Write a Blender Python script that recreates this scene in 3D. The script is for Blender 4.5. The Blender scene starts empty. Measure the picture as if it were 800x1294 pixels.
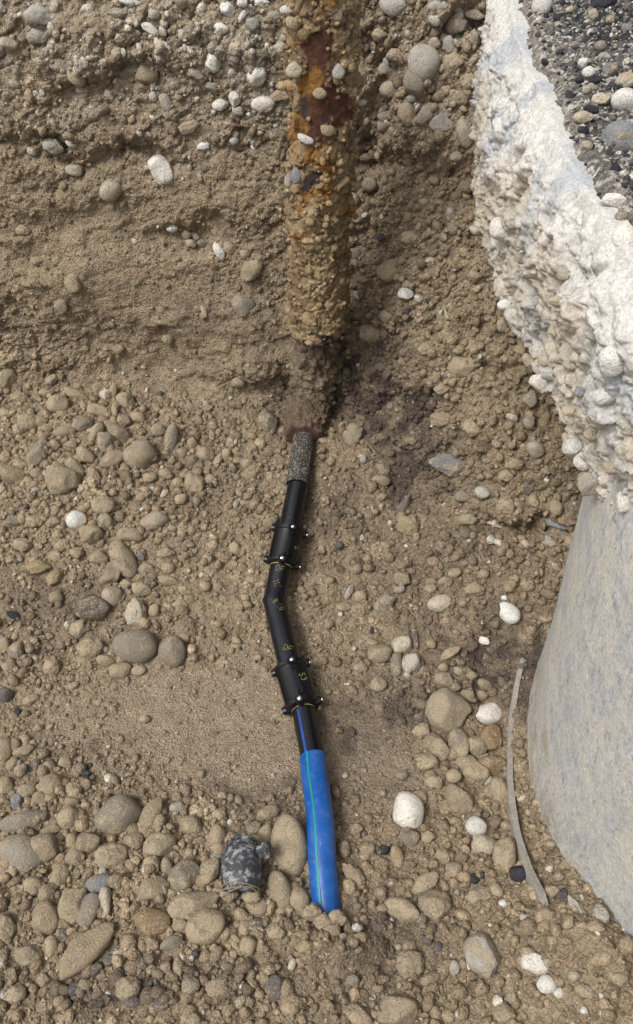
# A water main repair in a trench: earth wall, rubble floor, old hydrant riser, new plastic pipe, manhole shaft and broken road slab.
import bpy, bmesh, math, random
import numpy as np
from mathutils import Vector, Matrix
from mathutils.bvhtree import BVHTree

SC = bpy.context.scene
COL = SC.collection
rad = math.radians

# ------------------------------------------------------------------ camera
CAM = np.array([0.0, 0.0, 2.35])
PITCH = rad(47.0)
FPX, CXP, CYP = 1077.0, 400.0, 647.0
FW = np.array([0, math.cos(PITCH), -math.sin(PITCH)])
UP = np.array([0, math.sin(PITCH), math.cos(PITCH)])
RT = np.array([1.0, 0, 0])
cam = bpy.data.cameras.new('camera')
cam.sensor_fit = 'VERTICAL'
cam.sensor_height = 24.0
cam.lens = FPX / 1294 * 24.0
cam.clip_start = 0.02
cam.clip_end = 500
camo = bpy.data.objects.new('camera', cam)
COL.objects.link(camo)
camo.location = CAM
camo.rotation_euler = (rad(90) - PITCH, 0, 0)
SC.camera = camo

# ------------------------------------------------------------------ light: bright overcast day
SUN_DIR = Vector((-0.46, -0.34, 0.82)).normalized()      # towards the sun
elev = math.asin(SUN_DIR.z)
azim = math.atan2(SUN_DIR.x, SUN_DIR.y)
W = bpy.data.worlds.new('World')
SC.world = W
W.use_nodes = True
wn, wl = W.node_tree.nodes, W.node_tree.links
wn.clear()
wout = wn.new('ShaderNodeOutputWorld')
wbg = wn.new('ShaderNodeBackground')
wbg.inputs['Strength'].default_value = 0.12
whs = wn.new('ShaderNodeHueSaturation')
whs.inputs['Saturation'].default_value = 0.22
wsky = wn.new('ShaderNodeTexSky')
wsky.sky_type = 'NISHITA'
wsky.sun_disc = False
wsky.sun_elevation = elev
wsky.sun_rotation = azim
wsky.dust_density = 4.0
wsky.air_density = 1.0
wl.new(wsky.outputs[0], whs.inputs['Color'])
wl.new(whs.outputs[0], wbg.inputs['Color'])
wl.new(wbg.outputs[0], wout.inputs['Surface'])
sun = bpy.data.lights.new('sun', 'SUN')
sun.energy = 1.5
sun.angle = rad(18)
sun.color = (1.0, 0.975, 0.94)
suno = bpy.data.objects.new('sun', sun)
COL.objects.link(suno)
suno.rotation_euler = SUN_DIR.to_track_quat('Z', 'Y').to_euler()
suno.location = (-4, -2, 8)
vs = SC.view_settings
vs.view_transform = 'Standard'
vs.look = 'None'
vs.gamma = 1.0
vs.use_curve_mapping = False
vs.exposure = 0.74

# ------------------------------------------------------------------ helpers
def project(P):
    """World points (N,3) to photograph pixels (800 x 1294)."""
    D = P - CAM
    dep = np.maximum(D @ FW, 1e-3)
    return CXP + (D @ RT) / dep * FPX, CYP - (D @ UP) / dep * FPX, dep

def pray(px, py):
    d = FW + RT * (px - CXP) / FPX + UP * (CYP - py) / FPX
    return d / np.linalg.norm(d)

def smooth(t):
    t = np.clip(t, 0, 1)
    return t * t * (3 - 2 * t)

def hsh(ix, iy, seed=0, iz=0):
    ix = np.asarray(ix, np.int64); iy = np.asarray(iy, np.int64); iz = np.asarray(iz, np.int64)
    h = (ix * 374761393 + iy * 668265263 + iz * 2147483647 + seed * 1274126177) & 0xFFFFFFFF
    h = ((h ^ (h >> 13)) * 1274126177) & 0xFFFFFFFF
    h = ((h ^ (h >> 16)) * 2246822519) & 0xFFFFFFFF
    h = (h ^ (h >> 15)) & 0xFFFFFFFF
    return h / 4294967296.0

def vnoise(x, y, seed=0):
    ix = np.floor(x); iy = np.floor(y)
    fx = x - ix; fy = y - iy
    fx = fx * fx * fx * (fx * (fx * 6 - 15) + 10); fy = fy * fy * fy * (fy * (fy * 6 - 15) + 10)
    ix = ix.astype(np.int64); iy = iy.astype(np.int64)
    a = hsh(ix, iy, seed); b = hsh(ix + 1, iy, seed); c = hsh(ix, iy + 1, seed); d = hsh(ix + 1, iy + 1, seed)
    return (a + (b - a) * fx) * (1 - fy) + (c + (d - c) * fx) * fy

def fbm(x, y, octs=4, seed=0, gain=0.5):
    s = 0; a = 1.0; t = 0
    for o in range(octs):
        s = s + a * (vnoise(x, y, seed + o * 17) - 0.5)
        t += a; a *= gain
        x = x * 2.03 + 11.3; y = y * 2.03 + 7.7
    return s / t * 2            # about -1..1

def vnoise3(x, y, z, seed=0):
    ix = np.floor(x); iy = np.floor(y); iz = np.floor(z)
    fx = x - ix; fy = y - iy; fz = z - iz
    fx = fx * fx * (3 - 2 * fx); fy = fy * fy * (3 - 2 * fy); fz = fz * fz * (3 - 2 * fz)
    ix = ix.astype(np.int64); iy = iy.astype(np.int64); iz = iz.astype(np.int64)
    def L(k):
        a = hsh(ix, iy, seed, iz + k); b = hsh(ix + 1, iy, seed, iz + k)
        c = hsh(ix, iy + 1, seed, iz + k); d = hsh(ix + 1, iy + 1, seed, iz + k)
        return (a + (b - a) * fx) * (1 - fy) + (c + (d - c) * fx) * fy
    return L(0) * (1 - fz) + L(1) * fz

def fbm3(P, sc, octs=3, seed=0):
    x, y, z = P[:, 0] * sc + 50, P[:, 1] * sc + 50, P[:, 2] * sc + 50
    s = 0; a = 1.0; t = 0
    for o in range(octs):
        s = s + a * (vnoise3(x, y, z, seed + o * 31) - 0.5); t += a; a *= 0.5
        x = x * 2.1 + 3.1; y = y * 2.1 + 1.7; z = z * 2.1 + 5.3
    return s / t * 2

def domes(x, y, cell, seed=0, exist=1.0, rmin=0.3, rmax=0.62, flat=0.75):
    """Packed pebble relief: height (m) and a random id of the pebble that stands highest at each point."""
    gx = x / cell; gy = y / cell
    ix = np.floor(gx).astype(np.int64); iy = np.floor(gy).astype(np.int64)
    H = np.zeros_like(x); ID = np.zeros_like(x)
    for dx in (-1, 0, 1):
        for dy in (-1, 0, 1):
            cx = ix + dx; cy = iy + dy
            h1 = hsh(cx, cy, seed + 1); h2 = hsh(cx, cy, seed + 2); h3 = hsh(cx, cy, seed + 3)
            h4 = hsh(cx, cy, seed + 4); h5 = hsh(cx, cy, seed + 5)
            r = rmin + (rmax - rmin) * h3
            ax = gx - (cx + h1); ay = gy - (cy + h2)
            th = h4 * 3.1416; c, s = np.cos(th), np.sin(th)
            qx = ax * c + ay * s; qy = -ax * s + ay * c
            el = 0.65 + 0.5 * h5
            d2 = (qx / r) ** 2 + (qy / (r * el)) ** 2
            hh = np.sqrt(np.maximum(0, 1 - d2)) * r * el * flat * (0.55 + 0.45 * h5)
            hh = np.where(h4 * 7.13 % 1.0 < exist, hh, 0)
            better = hh > H
            H = np.where(better, hh, H); ID = np.where(better, h1 * 0.37 + h2 * 0.63, ID)
    return H * cell, ID

def chunks(x, y, cell, seed=0, tilt=0.5, crack=0.12):
    """Broken, cracked blocks: height (m, about zero mean) with tilted tops and open joints, and a random id."""
    gx = x / cell; gy = y / cell
    ix = np.floor(gx).astype(np.int64); iy = np.floor(gy).astype(np.int64)
    F1 = np.full_like(x, 9.0); F2 = np.full_like(x, 9.0); Hh = np.zeros_like(x); ID = np.zeros_like(x)
    for dx in (-1, 0, 1):
        for dy in (-1, 0, 1):
            cx = ix + dx; cy = iy + dy
            h1 = hsh(cx, cy, seed + 1); h2 = hsh(cx, cy, seed + 2); h3 = hsh(cx, cy, seed + 3); h4 = hsh(cx, cy, seed + 4)
            ax = gx - (cx + h1); ay = gy - (cy + h2)
            d = np.sqrt(ax * ax + ay * ay * 1.5)
            th = h4 * 6.2832
            hh = (h3 - .5) * .7 + tilt * (ax * np.cos(th) + ay * np.sin(th))
            near_ = d < F1
            F2 = np.where(near_, F1, np.minimum(F2, d))
            Hh = np.where(near_, hh, Hh); ID = np.where(near_, h1 * .41 + h2 * .59, ID); F1 = np.where(near_, d, F1)
    return (Hh - .45 * (1 - smooth((F2 - F1) / crack))) * cell, ID

def mesh_from(name, V, F, smooth_shade=True, color=None):
    V = np.asarray(V, np.float32); F = np.asarray(F, np.int32)
    me = bpy.data.meshes.new(name)
    n = F.shape[1]
    me.vertices.add(len(V)); me.vertices.foreach_set('co', V.ravel())
    me.loops.add(F.size); me.loops.foreach_set('vertex_index', F.ravel())
    me.polygons.add(len(F))
    me.polygons.foreach_set('loop_start', np.arange(0, F.size, n, dtype=np.int32))
    me.polygons.foreach_set('loop_total', np.full(len(F), n, np.int32))
    me.polygons.foreach_set('use_smooth', np.full(len(F), smooth_shade, bool))
    me.update(calc_edges=True)
    if color is not None:
        put_color(me, color)
    return me

def put_color(me, color):
    ca = me.color_attributes.new('tint', 'FLOAT_COLOR', 'POINT')
    C4 = np.ones((len(me.vertices), 4), np.float32)
    C4[:, :3] = color
    ca.data.foreach_set('color', C4.ravel())

def link(name, me, mat, parent=None):
    if mat is not None and not me.materials:
        me.materials.append(mat)
    o = bpy.data.objects.new(name, me)
    COL.objects.link(o)
    if parent is not None:
        o.parent = parent
    return o

def tag(o, label=None, cat=None, group=None, kind=None):
    if label: o['label'] = label
    if cat: o['category'] = cat
    if group: o['group'] = group
    if kind: o['kind'] = kind
    return o

def empty(name, loc=(0, 0, 0)):
    e = bpy.data.objects.new(name, None)
    e.empty_display_size = 0.05
    COL.objects.link(e)
    e.location = loc
    return e

def adopt(o, root):
    """Parent o to root and keep it where it stands (roots are never rotated or scaled)."""
    o.parent = root
    o.location = Vector(o.location) - Vector(root.location)
    return o

def grid_faces(nr, nc, wrap=False):
    r = np.arange(nr - 1)[:, None]
    c = np.arange(nc if wrap else nc - 1)[None, :]
    c2 = (c + 1) % nc
    F = np.stack([r * nc + c, r * nc + c2, (r + 1) * nc + c2, (r + 1) * nc + c], -1)
    return F.reshape(-1, 4)

def srgb(r, g, b):
    return tuple(((v / 255 + 0.055) / 1.055) ** 2.4 if v > 10 else v / 255 / 12.92 for v in (r, g, b))

# ------------------------------------------------------------------ materials
def new_mat(name):
    m = bpy.data.materials.new(name)
    m.use_nodes = True
    nt = m.node_tree
    return m, nt, nt.nodes['Principled BSDF']

class NT:
    def __init__(self, nt):
        self.nt = nt
    def n(self, t, **kw):
        o = self.nt.nodes.new(t)
        for k, v in kw.items():
            if k in o.inputs: o.inputs[k].default_value = v
            else: setattr(o, k, v)
        return o
    def l(self, a, b):
        self.nt.links.new(a, b)
    def noise(self, vec, scale, detail=4, rough=0.55, **kw):
        o = self.n('ShaderNodeTexNoise'); o.inputs['Scale'].default_value = scale
        o.inputs['Detail'].default_value = detail; o.inputs['Roughness'].default_value = rough
        if vec is not None: self.l(vec, o.inputs['Vector'])
        return o.outputs['Fac']
    def ramp(self, fac, stops):
        o = self.n('ShaderNodeValToRGB')
        el = o.color_ramp.elements
        while len(el) < len(stops): el.new(0.5)
        for e, (p, c) in zip(el, stops):
            e.position = p
            e.color = (c, c, c, 1) if not hasattr(c, '__len__') else (*c[:3], 1)
        self.l(fac, o.inputs['Fac'])
        return o.outputs['Color']
    def mix(self, fac, a, b, blend='MIX'):
        o = self.n('ShaderNodeMix', data_type='RGBA', blend_type=blend)
        for sock, v in ((o.inputs[0], fac), (o.inputs[6], a), (o.inputs[7], b)):
            if hasattr(v, 'default_value') or hasattr(v, 'links'): self.l(v, sock)
            elif hasattr(v, '__len__'): sock.default_value = (*v[:3], 1)
            else: sock.default_value = v
        return o.outputs[2]
    def math(self, op, a, b=0.0):
        o = self.n('ShaderNodeMath', operation=op)
        for i, v in enumerate((a, b)):
            if hasattr(v, 'links'): self.l(v, o.inputs[i])
            else: o.inputs[i].default_value = v
        return o.outputs[0]
    def bump(self, h, strength, dist, normal=None):
        o = self.n('ShaderNodeBump'); o.inputs['Strength'].default_value = strength; o.inputs['Distance'].default_value = dist
        self.l(h, o.inputs['Height'])
        if normal is not None: self.l(normal, o.inputs['Normal'])
        return o.outputs['Normal']

def soil_material(name, scale=1.0, speck=0.5, grain=1.0, rough=0.95):
    m, nt, b = new_mat(name)
    k = NT(nt)
    pos = k.n('ShaderNodeNewGeometry').outputs['Position']
    att = k.n('ShaderNodeAttribute', attribute_name='tint').outputs['Color']
    n1 = k.noise(pos, 235 * scale, 3, 0.62)
    n2 = k.noise(pos, 95 * scale, 5, 0.65)
    n3 = k.noise(pos, 17 * scale, 4, 0.6)
    v1 = k.n('ShaderNodeTexVoronoi'); v1.inputs['Scale'].default_value = 165 * scale
    k.l(pos, v1.inputs['Vector'])
    c = k.mix(1.0, att, k.ramp(n2, [(0.28, 0.60), (0.72, 1.36)]), 'MULTIPLY')
    c = k.mix(1.0, c, k.ramp(n3, [(0.3, 0.86), (0.7, 1.13)]), 'MULTIPLY')
    c = k.mix(speck, c, k.ramp(n1, [(0.32, 0.40), (0.5, 1.0), (0.68, 1.65)]), 'MULTIPLY')
    pale = k.ramp(k.noise(pos, 190 * scale, 2, 0.5), [(0.69, 0.0), (0.76, 0.7)])
    c = k.mix(pale, c, (0.42, 0.37, 0.30))
    k.l(c, b.inputs['Base Color'])
    b.inputs['Roughness'].default_value = rough
    b.inputs['Specular IOR Level'].default_value = 0.18
    h = k.math('ADD', k.math('MULTIPLY', n2, 1.0), k.math('MULTIPLY', n1, 0.45))
    h = k.math('SUBTRACT', h, k.math('MULTIPLY', v1.outputs['Distance'], 0.55))
    k.l(k.bump(h, 1.0, 0.009 * grain / scale), b.inputs['Normal'])
    return m

def stone_material(name):
    """Colour from the object's own colour, dust cover from its alpha."""
    m, nt, b = new_mat(name)
    k = NT(nt)
    info = k.n('ShaderNodeObjectInfo')
    tc = k.n('ShaderNodeNewGeometry').outputs['Position']
    n1 = k.noise(tc, 150, 5, 0.65)
    n2 = k.noise(tc, 32, 4, 0.6)
    n3 = k.noise(tc, 300, 2, 0.6)
    col = k.mix(1.0, info.outputs['Color'], k.ramp(n2, [(0.28, 0.78), (0.72, 1.2)]), 'MULTIPLY')
    col = k.mix(0.75, col, k.ramp(n1, [(0.3, 0.72), (0.7, 1.25)]), 'MULTIPLY')
    thr = k.math('ADD', n2, k.math('MULTIPLY', k.math('SUBTRACT', n1, 0.5), 0.7))
    thr = k.math('ADD', thr, k.math('SUBTRACT', info.outputs['Alpha'], 0.5))
    dust = k.ramp(thr, [(0.46, 0.0), (0.62, 0.92)])
    dcol = k.mix(n1, (0.235, 0.185, 0.122), (0.40, 0.325, 0.222))
    col = k.mix(dust, col, dcol)
    pits = k.ramp(n3, [(0.30, 0.40), (0.44, 0.95), (0.70, 1.25)])
    col = k.mix(0.5, col, pits, 'MULTIPLY')
    k.l(col, b.inputs['Base Color'])
    b.inputs['Roughness'].default_value = 0.88
    b.inputs['Specular IOR Level'].default_value = 0.22
    h = k.math('ADD', k.math('MULTIPLY', n1, 0.8), k.math('MULTIPLY', n3, 0.35))
    h = k.math('ADD', h, k.math('MULTIPLY', dust, 0.25))
    k.l(k.bump(h, 1.0, 0.0052), b.inputs['Normal'])
    return m

def plain_material(name, color, rough, metallic=0.0, spec=0.5, dust=0.0, dust_col=(0.30, 0.235, 0.155), scale=120, coat=0.0):
    m, nt, b = new_mat(name)
    k = NT(nt)
    pos = k.n('ShaderNodeNewGeometry').outputs['Position']
    n1 = k.noise(pos, scale, 5, 0.65)
    n2 = k.noise(pos, scale * 0.12, 3, 0.6)
    c = k.mix(1.0, color, k.ramp(n2, [(0.3, 0.82), (0.7, 1.18)]), 'MULTIPLY')
    if dust > 0:
        f = k.math('ADD', k.math('MULTIPLY', n1, 0.75), k.math('MULTIPLY', n2, 0.35))
        f = k.ramp(f, [(0.74 - dust * 0.35, 0.0), (0.90 - dust * 0.3, 0.85)])
        c = k.mix(f, c, dust_col)
        r = k.mix(f, (rough,) * 3, (0.95,) * 3)
        k.l(r, b.inputs['Roughness'])
    else:
        b.inputs['Roughness'].default_value = rough
    k.l(c, b.inputs['Base Color'])
    b.inputs['Metallic'].default_value = metallic
    b.inputs['Specular IOR Level'].default_value = spec
    k.l(k.bump(n1, 0.25, 0.0012), b.inputs['Normal'])
    return m

M_SOIL = soil_material('earth')
M_RUBBLE = soil_material('crumbled_earth', 1.15, 0.45, 0.8)
M_STONE = stone_material('stone')
M_BLACK = plain_material('black_plastic', (0.0045, 0.005, 0.0068), 0.25, dust=0.15, spec=0.5)
M_COUPLER = plain_material('matt_black_plastic', (0.0042, 0.0044, 0.0055), 0.30, dust=0.09, spec=0.42)
def scratched_material(name, color, rough):
    m, nt, b = new_mat(name); k = NT(nt)
    pos = k.n('ShaderNodeNewGeometry').outputs['Position']
    mp = k.n('ShaderNodeMapping'); mp.inputs['Rotation'].default_value = (0, .4, .5); mp.inputs['Scale'].default_value = (1, .12, .4); k.l(pos, mp.inputs['Vector'])
    n0 = k.noise(mp.outputs[0], 900, 3, .7); n1 = k.noise(pos, 60, 5, .7); n2 = k.noise(pos, 14, 3, .6); n3 = k.noise(pos, 300, 3, .7)
    c = k.mix(1.0, color, k.ramp(n2, [(.3, .8), (.7, 1.2)]), 'MULTIPLY')
    scr = k.math('MULTIPLY', k.ramp(n0, [(.60, 0.0), (.68, 1.0)]), k.ramp(n2, [(.44, 0.0), (.6, .6)]))
    c = k.mix(scr, c, (.42, .50, .56))
    haze = k.ramp(k.math('ADD', k.math('MULTIPLY', n1, .6), k.math('MULTIPLY', n2, .4)), [(.45, 0.0), (.75, .16)])
    c = k.mix(haze, c, (.20, .22, .22))
    mud = k.ramp(k.math('ADD', k.math('MULTIPLY', n1, .7), k.math('MULTIPLY', n3, .3)), [(.60, 0.0), (.68, .75)])
    c = k.mix(mud, c, (.25, .20, .135))
    k.l(c, b.inputs['Base Color'])
    k.l(k.mix(mud, k.mix(haze, (rough,) * 3, (.6,) * 3), (.95,) * 3), b.inputs['Roughness'])
    b.inputs['Specular IOR Level'].default_value = .45
    k.l(k.bump(k.math('ADD', n1, mud), .3, .0015), b.inputs['Normal'])
    return m
M_BLUE = scratched_material('scratched_blue_plastic', (0.0018, 0.072, 0.29), .33)
M_GREEN = plain_material('green_plastic', (0.0, 0.20, 0.17), 0.4)
M_STRIPE = plain_material('blue_stripe', (0.003, 0.045, 0.24), 0.4)
M_STEEL = plain_material('bright_steel', (0.82, 0.82, 0.82), 0.22, metallic=1.0)
M_YELLOW = plain_material('yellow_marker', (0.34, 0.28, 0.10), 0.6)

# ------------------------------------------------------------------ terrain: pit floor, earth walls and the ground above
ZROAD = 1.62
STEP = 0.0046
u_f = np.arange(-1.34, 0.965, STEP)
u_l = -1.34 - np.array([0.03, 0.08, 0.16, 0.3, 0.5, 0.8, 1.3, 2, 3.2, 5, 8, 14, 30, 80, 200])[::-1]
u_r = u_f[-1] + np.array([0.03, 0.08, 0.16, 0.3, 0.5, 0.8, 1.1, 1.4, 2, 3.2, 5, 8, 14, 30, 80, 200])
U = np.concatenate([u_l, u_f, u_r])

def y_base(x):
    return np.interp(x, [-300, -1.2, -0.7, -0.3, 0.02, 0.14, 0.24, 0.40, 0.56, 0.78, 1.0, 300],
                     [2.62, 2.62, 2.60, 2.53, 2.56, 2.48, 2.30, 2.09, 1.95, 1.82, 1.78, 1.78])
def y_base_s(x):
    return sum(y_base(x + o) for o in (-0.09, -0.06, -0.03, 0, 0.03, 0.06, 0.09)) / 7

def floor_z(x, y):
    z = 0.27 * smooth((y - 1.45) / 1.2)
    z = z + 0.06 * smooth((1.05 - y) / 0.45)
    z = z + 0.05 * np.exp(-((x + 0.85) / 0.35) ** 2 - ((y - 2.25) / 0.3) ** 2)
    z = z + 0.13 * smooth((x - 0.22) / 0.45) * smooth((y - 1.42) / 0.5)
    z = z + 0.10 * np.exp(-((x - 0.62) / 0.20) ** 2 - ((y - 0.62) / 0.22) ** 2)
    z = z + 0.085 * smooth((x - 0.5) / 0.2) * smooth((1.7 - y) / 0.4)
    z = z + 0.012 * (vnoise(x * 3 + 9, y * 3 + 4, 5) - 0.5) * 2
    z = z + 1.5 * smooth((x - 1.5) / 0.9)
    return z

# rows: coarse near side, fine floor, fine wall, coarse ground above
YN = 0.28
near_y = np.array([-200, -60, -20, -8, -4, -2.4, -1.9, -1.6, -1.3, -1.0, -0.7, -0.4, -0.15, 0.05, 0.17])
near_z = np.array([ZROAD] * 6 + [1.58, 1.2, 0.75, 0.35, 0.1, 0.05, 0.03, 0.03, 0.03])
NF = int((2.55 - YN) / STEP)
NW = int(1.50 / STEP)
yb = y_base_s(U)
zb = floor_z(U, yb)
YT = 2.88
nu = len(U)
f = np.linspace(0, 1, NF, endpoint=False)[:, None]
Yfl = YN + (yb[None, :] - YN) * f
Xfl = np.broadcast_to(U, Yfl.shape)
Zfl = floor_z(Xfl, Yfl)
w = np.linspace(0, 1, NW)[:, None]
ZT = np.maximum(ZROAD, zb + 0.02)
Zw = zb[None, :] + (ZT - zb)[None, :] * w
kexp = np.interp(U, [-1, 0.1, 0.45], [1.25, 1.25, 1.0])[None, :]
Yw = yb[None, :] + (YT - yb)[None, :] * w ** kexp
Lw = np.hypot(YT - yb, ZT - zb)[None, :]
Y = np.concatenate([Yfl, Yw]); Z = np.concatenate([Zfl, Zw])
A = np.concatenate([Yfl, yb[None, :] + Lw * w])
for _ in range(3):                     # round the foot of the wall
    for arr in (Y, Z):
        kz = 14
        c = np.cumsum(np.concatenate([np.repeat(arr[:1], kz + 1, 0), arr, np.repeat(arr[-1:], kz, 0)]), 0)
        arr[:] = (c[2 * kz + 1:] - c[:-2 * kz - 1]) / (2 * kz + 1)
X = np.broadcast_to(U, Y.shape).copy()
P = np.stack([X, Y, Z], -1)
du = np.gradient(P, axis=1); dv = np.gradient(P, axis=0)
N = np.cross(du, dv)
N /= np.linalg.norm(N, axis=-1, keepdims=True) + 1e-12
px, py, dep = project(P.reshape(-1, 3))
px = px.reshape(X.shape); py = py.reshape(X.shape)

def gsum(lst):
    s = np.zeros_like(px)
    for (cx, cy, rx, ry, a) in lst:
        s += a * np.exp(-((px - cx) / rx) ** 2 - ((py - cy) / ry) ** 2)
    return s

inview = (px > -150) & (px < 950) & (py > -120) & (py < 1420)
wig = fbm(X * 9, A * 9, 4, 71)
pxw = px + 42 * wig; pyw = py + 38 * fbm(X * 9 + 31, A * 9 + 12, 4, 72)
sv_px, sv_py = px, py
px, py = pxw, pyw                       # uneven outlines for the macro relief and the soil and shade patches
macro = gsum([
    (70, 55, 110, 40, .035), (180, 50, 120, 36, .04), (300, 60, 80, 60, .03), (140, 92, 60, 9, -.035), (40, 58, 40, 8, -.03),
    (60, 145, 110, 26, .035), (20, 178, 60, 9, -.03), (90, 205, 60, 10, -.03), (170, 180, 60, 22, .025), (180, 205, 40, 8, -.04),
    (120, 240, 50, 20, .02), (250, 300, 50, 16, -.06), (300, 255, 70, 40, .02), (320, 440, 62, 40, .055), (200, 470, 80, 52, -.05),
    (60, 350, 90, 30, .03), (60, 300, 120, 30, -.02), (90, 425, 60, 20, -.015), (215, 400, 40, 14, .02),
    (472, 115, 30, 80, -.06), (470, 250, 24, 130, -.045), (470, 190, 30, 12, -.05), (560, 8, 60, 16, .05), (540, 80, 60, 50, .02),
    (560, 170, 70, 30, .03), (520, 210, 60, 14, -.05), (600, 40, 30, 20, -.03), (600, 230, 40, 24, -.04),
    (570, 440, 60, 70, .03), (600, 478, 40, 8, -.05), (540, 560, 60, 40, -.02), (640, 560, 60, 60, .03), (655, 655, 75, 10, .04), (650, 672, 80, 8, -.05),
    (450, 590, 55, 60, .05), (500, 520, 32, 70, -.035), (410, 470, 55, 16, .03), (415, 515, 40, 12, -.03), (400, 640, 40, 26, -.015),
    (560, 905, 70, 50, .015), (610, 1150, 80, 60, .02), (110, 1100, 150, 90, .02), (330, 1080, 80, 60, .012), (330, 930, 160, 50, -.01),
    (640, 860, 30, 50, -.03), (715, 1190, 50, 40, .05), (414, 1186, 60, 26, .06), (480, 930, 60, 50, -.015), (300, 1240, 90, 30, .01)])
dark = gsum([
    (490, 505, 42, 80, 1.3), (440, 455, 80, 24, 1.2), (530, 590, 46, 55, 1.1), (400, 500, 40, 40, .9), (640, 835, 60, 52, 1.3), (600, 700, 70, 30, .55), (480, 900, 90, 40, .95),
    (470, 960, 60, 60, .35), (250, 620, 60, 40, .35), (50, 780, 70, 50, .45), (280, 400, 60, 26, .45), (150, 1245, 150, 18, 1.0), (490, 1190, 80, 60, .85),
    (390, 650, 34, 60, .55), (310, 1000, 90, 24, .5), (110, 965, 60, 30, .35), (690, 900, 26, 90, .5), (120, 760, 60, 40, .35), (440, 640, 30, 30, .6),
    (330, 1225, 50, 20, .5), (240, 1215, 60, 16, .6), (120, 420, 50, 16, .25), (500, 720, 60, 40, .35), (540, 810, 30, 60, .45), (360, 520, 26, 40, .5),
    (470, 110, 30, 100, .35), (465, 240, 22, 120, .35)])  # shade painted into the hollow right of the riser
pale = gsum([(200, 60, 220, 90, .75), (320, 100, 70, 70, .4), (570, 60, 70, 60, .45), (60, 30, 60, 40, .4), (570, 150, 60, 40, .3), (200, 215, 30, 30, .3)])
ochre = gsum([(450, 590, 45, 60, .8), (600, 400, 110, 120, .5), (640, 560, 90, 80, .5), (600, 1150, 150, 120, .45), (720, 1240, 110, 60, .7),
              (100, 600, 120, 70, .25), (160, 1120, 160, 80, .3), (700, 1000, 30, 130, .7), (520, 660, 40, 30, .5), (640, 740, 80, 60, .3)])
floor_smooth = np.clip(gsum([(230, 915, 170, 48, 1.3), (330, 965, 90, 40, 1.0), (480, 955, 70, 60, 1.0), (450, 905, 40, 30, .6), (300, 880, 90, 30, .7)]), 0, 1)
wall_smooth = np.clip(gsum([(200, 465, 85, 65, 1.1), (90, 275, 140, 70, .9), (280, 240, 90, 50, .6), (150, 370, 150, 60, .8), (300, 400, 70, 60, .5), (540, 470, 60, 60, .3)]), 0, 1)
px, py = sv_px, sv_py
isw = smooth((A - (yb[None, :] - 0.05)) / 0.10)         # 0 on the floor, 1 on the wall
sm = np.clip(floor_smooth * (1 - isw) + wall_smooth * isw, 0, 1)

# layered, overhanging flakes of the dug face
t = A + 0.20 * fbm(X * 3.1, A * 3.1, 4, 3) + 0.05 * fbm(X * 11, A * 11, 3, 8) + 0.18 * X
def ledge(t, per, ph):
    q = (t / per + ph) % 1.0
    return np.where(q < 0.10, q / 0.10, 1 - (q - 0.10) / 0.9)
pat1 = smooth((fbm(X * 4, A * 6, 3, 21) + 0.15) / 0.5)
pat2 = smooth((fbm(X * 9, A * 13, 3, 22) + 0.1) / 0.5)
lay = 0.022 * pat1 * ledge(t, 0.17, 0.2) + 0.014 * pat2 * ledge(t + 0.02 * fbm(X * 30, A * 30, 2, 9), 0.06, 0.4)
lay = lay + 0.006 * smooth(fbm(X * 20, A * 26, 3, 25) * 3 + 0.4) * ledge(t + 0.012 * fbm(X * 60, A * 60, 2, 10), 0.026, 0.1)

wx = X + 0.006 * fbm(X * 60, A * 60, 3, 31); wy = A + 0.006 * fbm(X * 60 + 5, A * 60 + 9, 3, 32)
h1, i1 = domes(wx, wy, 0.062, 100, 0.34)
h2, i2 = domes(wx, wy, 0.034, 200, 0.62)
h3, i3 = domes(wx, wy, 0.019, 300, 0.85)
h4, i4 = domes(wx, wy, 0.0105, 400, 0.95)
keep_big = 1 - sm
sm3 = sm * np.where(isw > .5, .55, .97)
rub = np.maximum(np.maximum(h1 * keep_big, h2 * (1 - 0.92 * sm)), h3 * (1 - sm3))
idc = np.where(h1 * keep_big >= rub, i1, np.where(h2 * (1 - .92 * sm) >= rub, i2, i3))
cover = np.minimum(1, rub / 0.006)
rub = rub + h4 * (0.8 - 0.45 * cover) * (1 - (0.5 + .5 * (1 - isw)) * sm)
amp_w = np.where(X > 0.12, 0.80, 0.68)
rub = rub * (isw * amp_w + (1 - isw) * 0.9)
k0_, d0_ = chunks(wx, wy, 0.115, 690, .6, .10)
k1_, d1_ = chunks(wx, wy, 0.058, 700, .55, .14)
k2_, d2_ = chunks(wx, wy, 0.026, 720, .6, .16)
k3_, d3_ = chunks(wx, wy, 0.012, 740, .6, .2)
chm1 = smooth((fbm(X * 5, A * 5, 3, 44) + .25) * 2); chm2 = smooth((fbm(X * 11, A * 11, 3, 45) + .35) * 2)
chunk = (0.16 * k0_ * isw + 0.42 * k1_ * chm1 + 0.42 * k2_ * chm2 + .40 * k3_ * (1 - sm * (1 - .6 * isw))) * (1 - .75 * sm)
rough = 0.010 * fbm(X * 14, A * 14, 5, 41) + 0.0035 * (1 - .95 * sm * (1 - isw)) * fbm(X * 55, A * 55, 2, 42)
lay_amt = isw * (1 - 0.6 * wall_smooth) * np.where(X > 0.12, 0.3, 0.38)
disp = macro + rub + rough * (1 - 0.3 * sm) + lay * lay_amt + chunk * (isw * np.where(X > .12, .85, .8) + (1 - isw) * .4)
fade = smooth((U + 1.46) / 0.12) * smooth((1.06 - U) / 0.07)
disp = disp * fade[None, :]
top_fade = np.concatenate([np.ones(NF), smooth((1.0 - np.linspace(0, 1, NW)) / 0.03)])[:, None]
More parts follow.
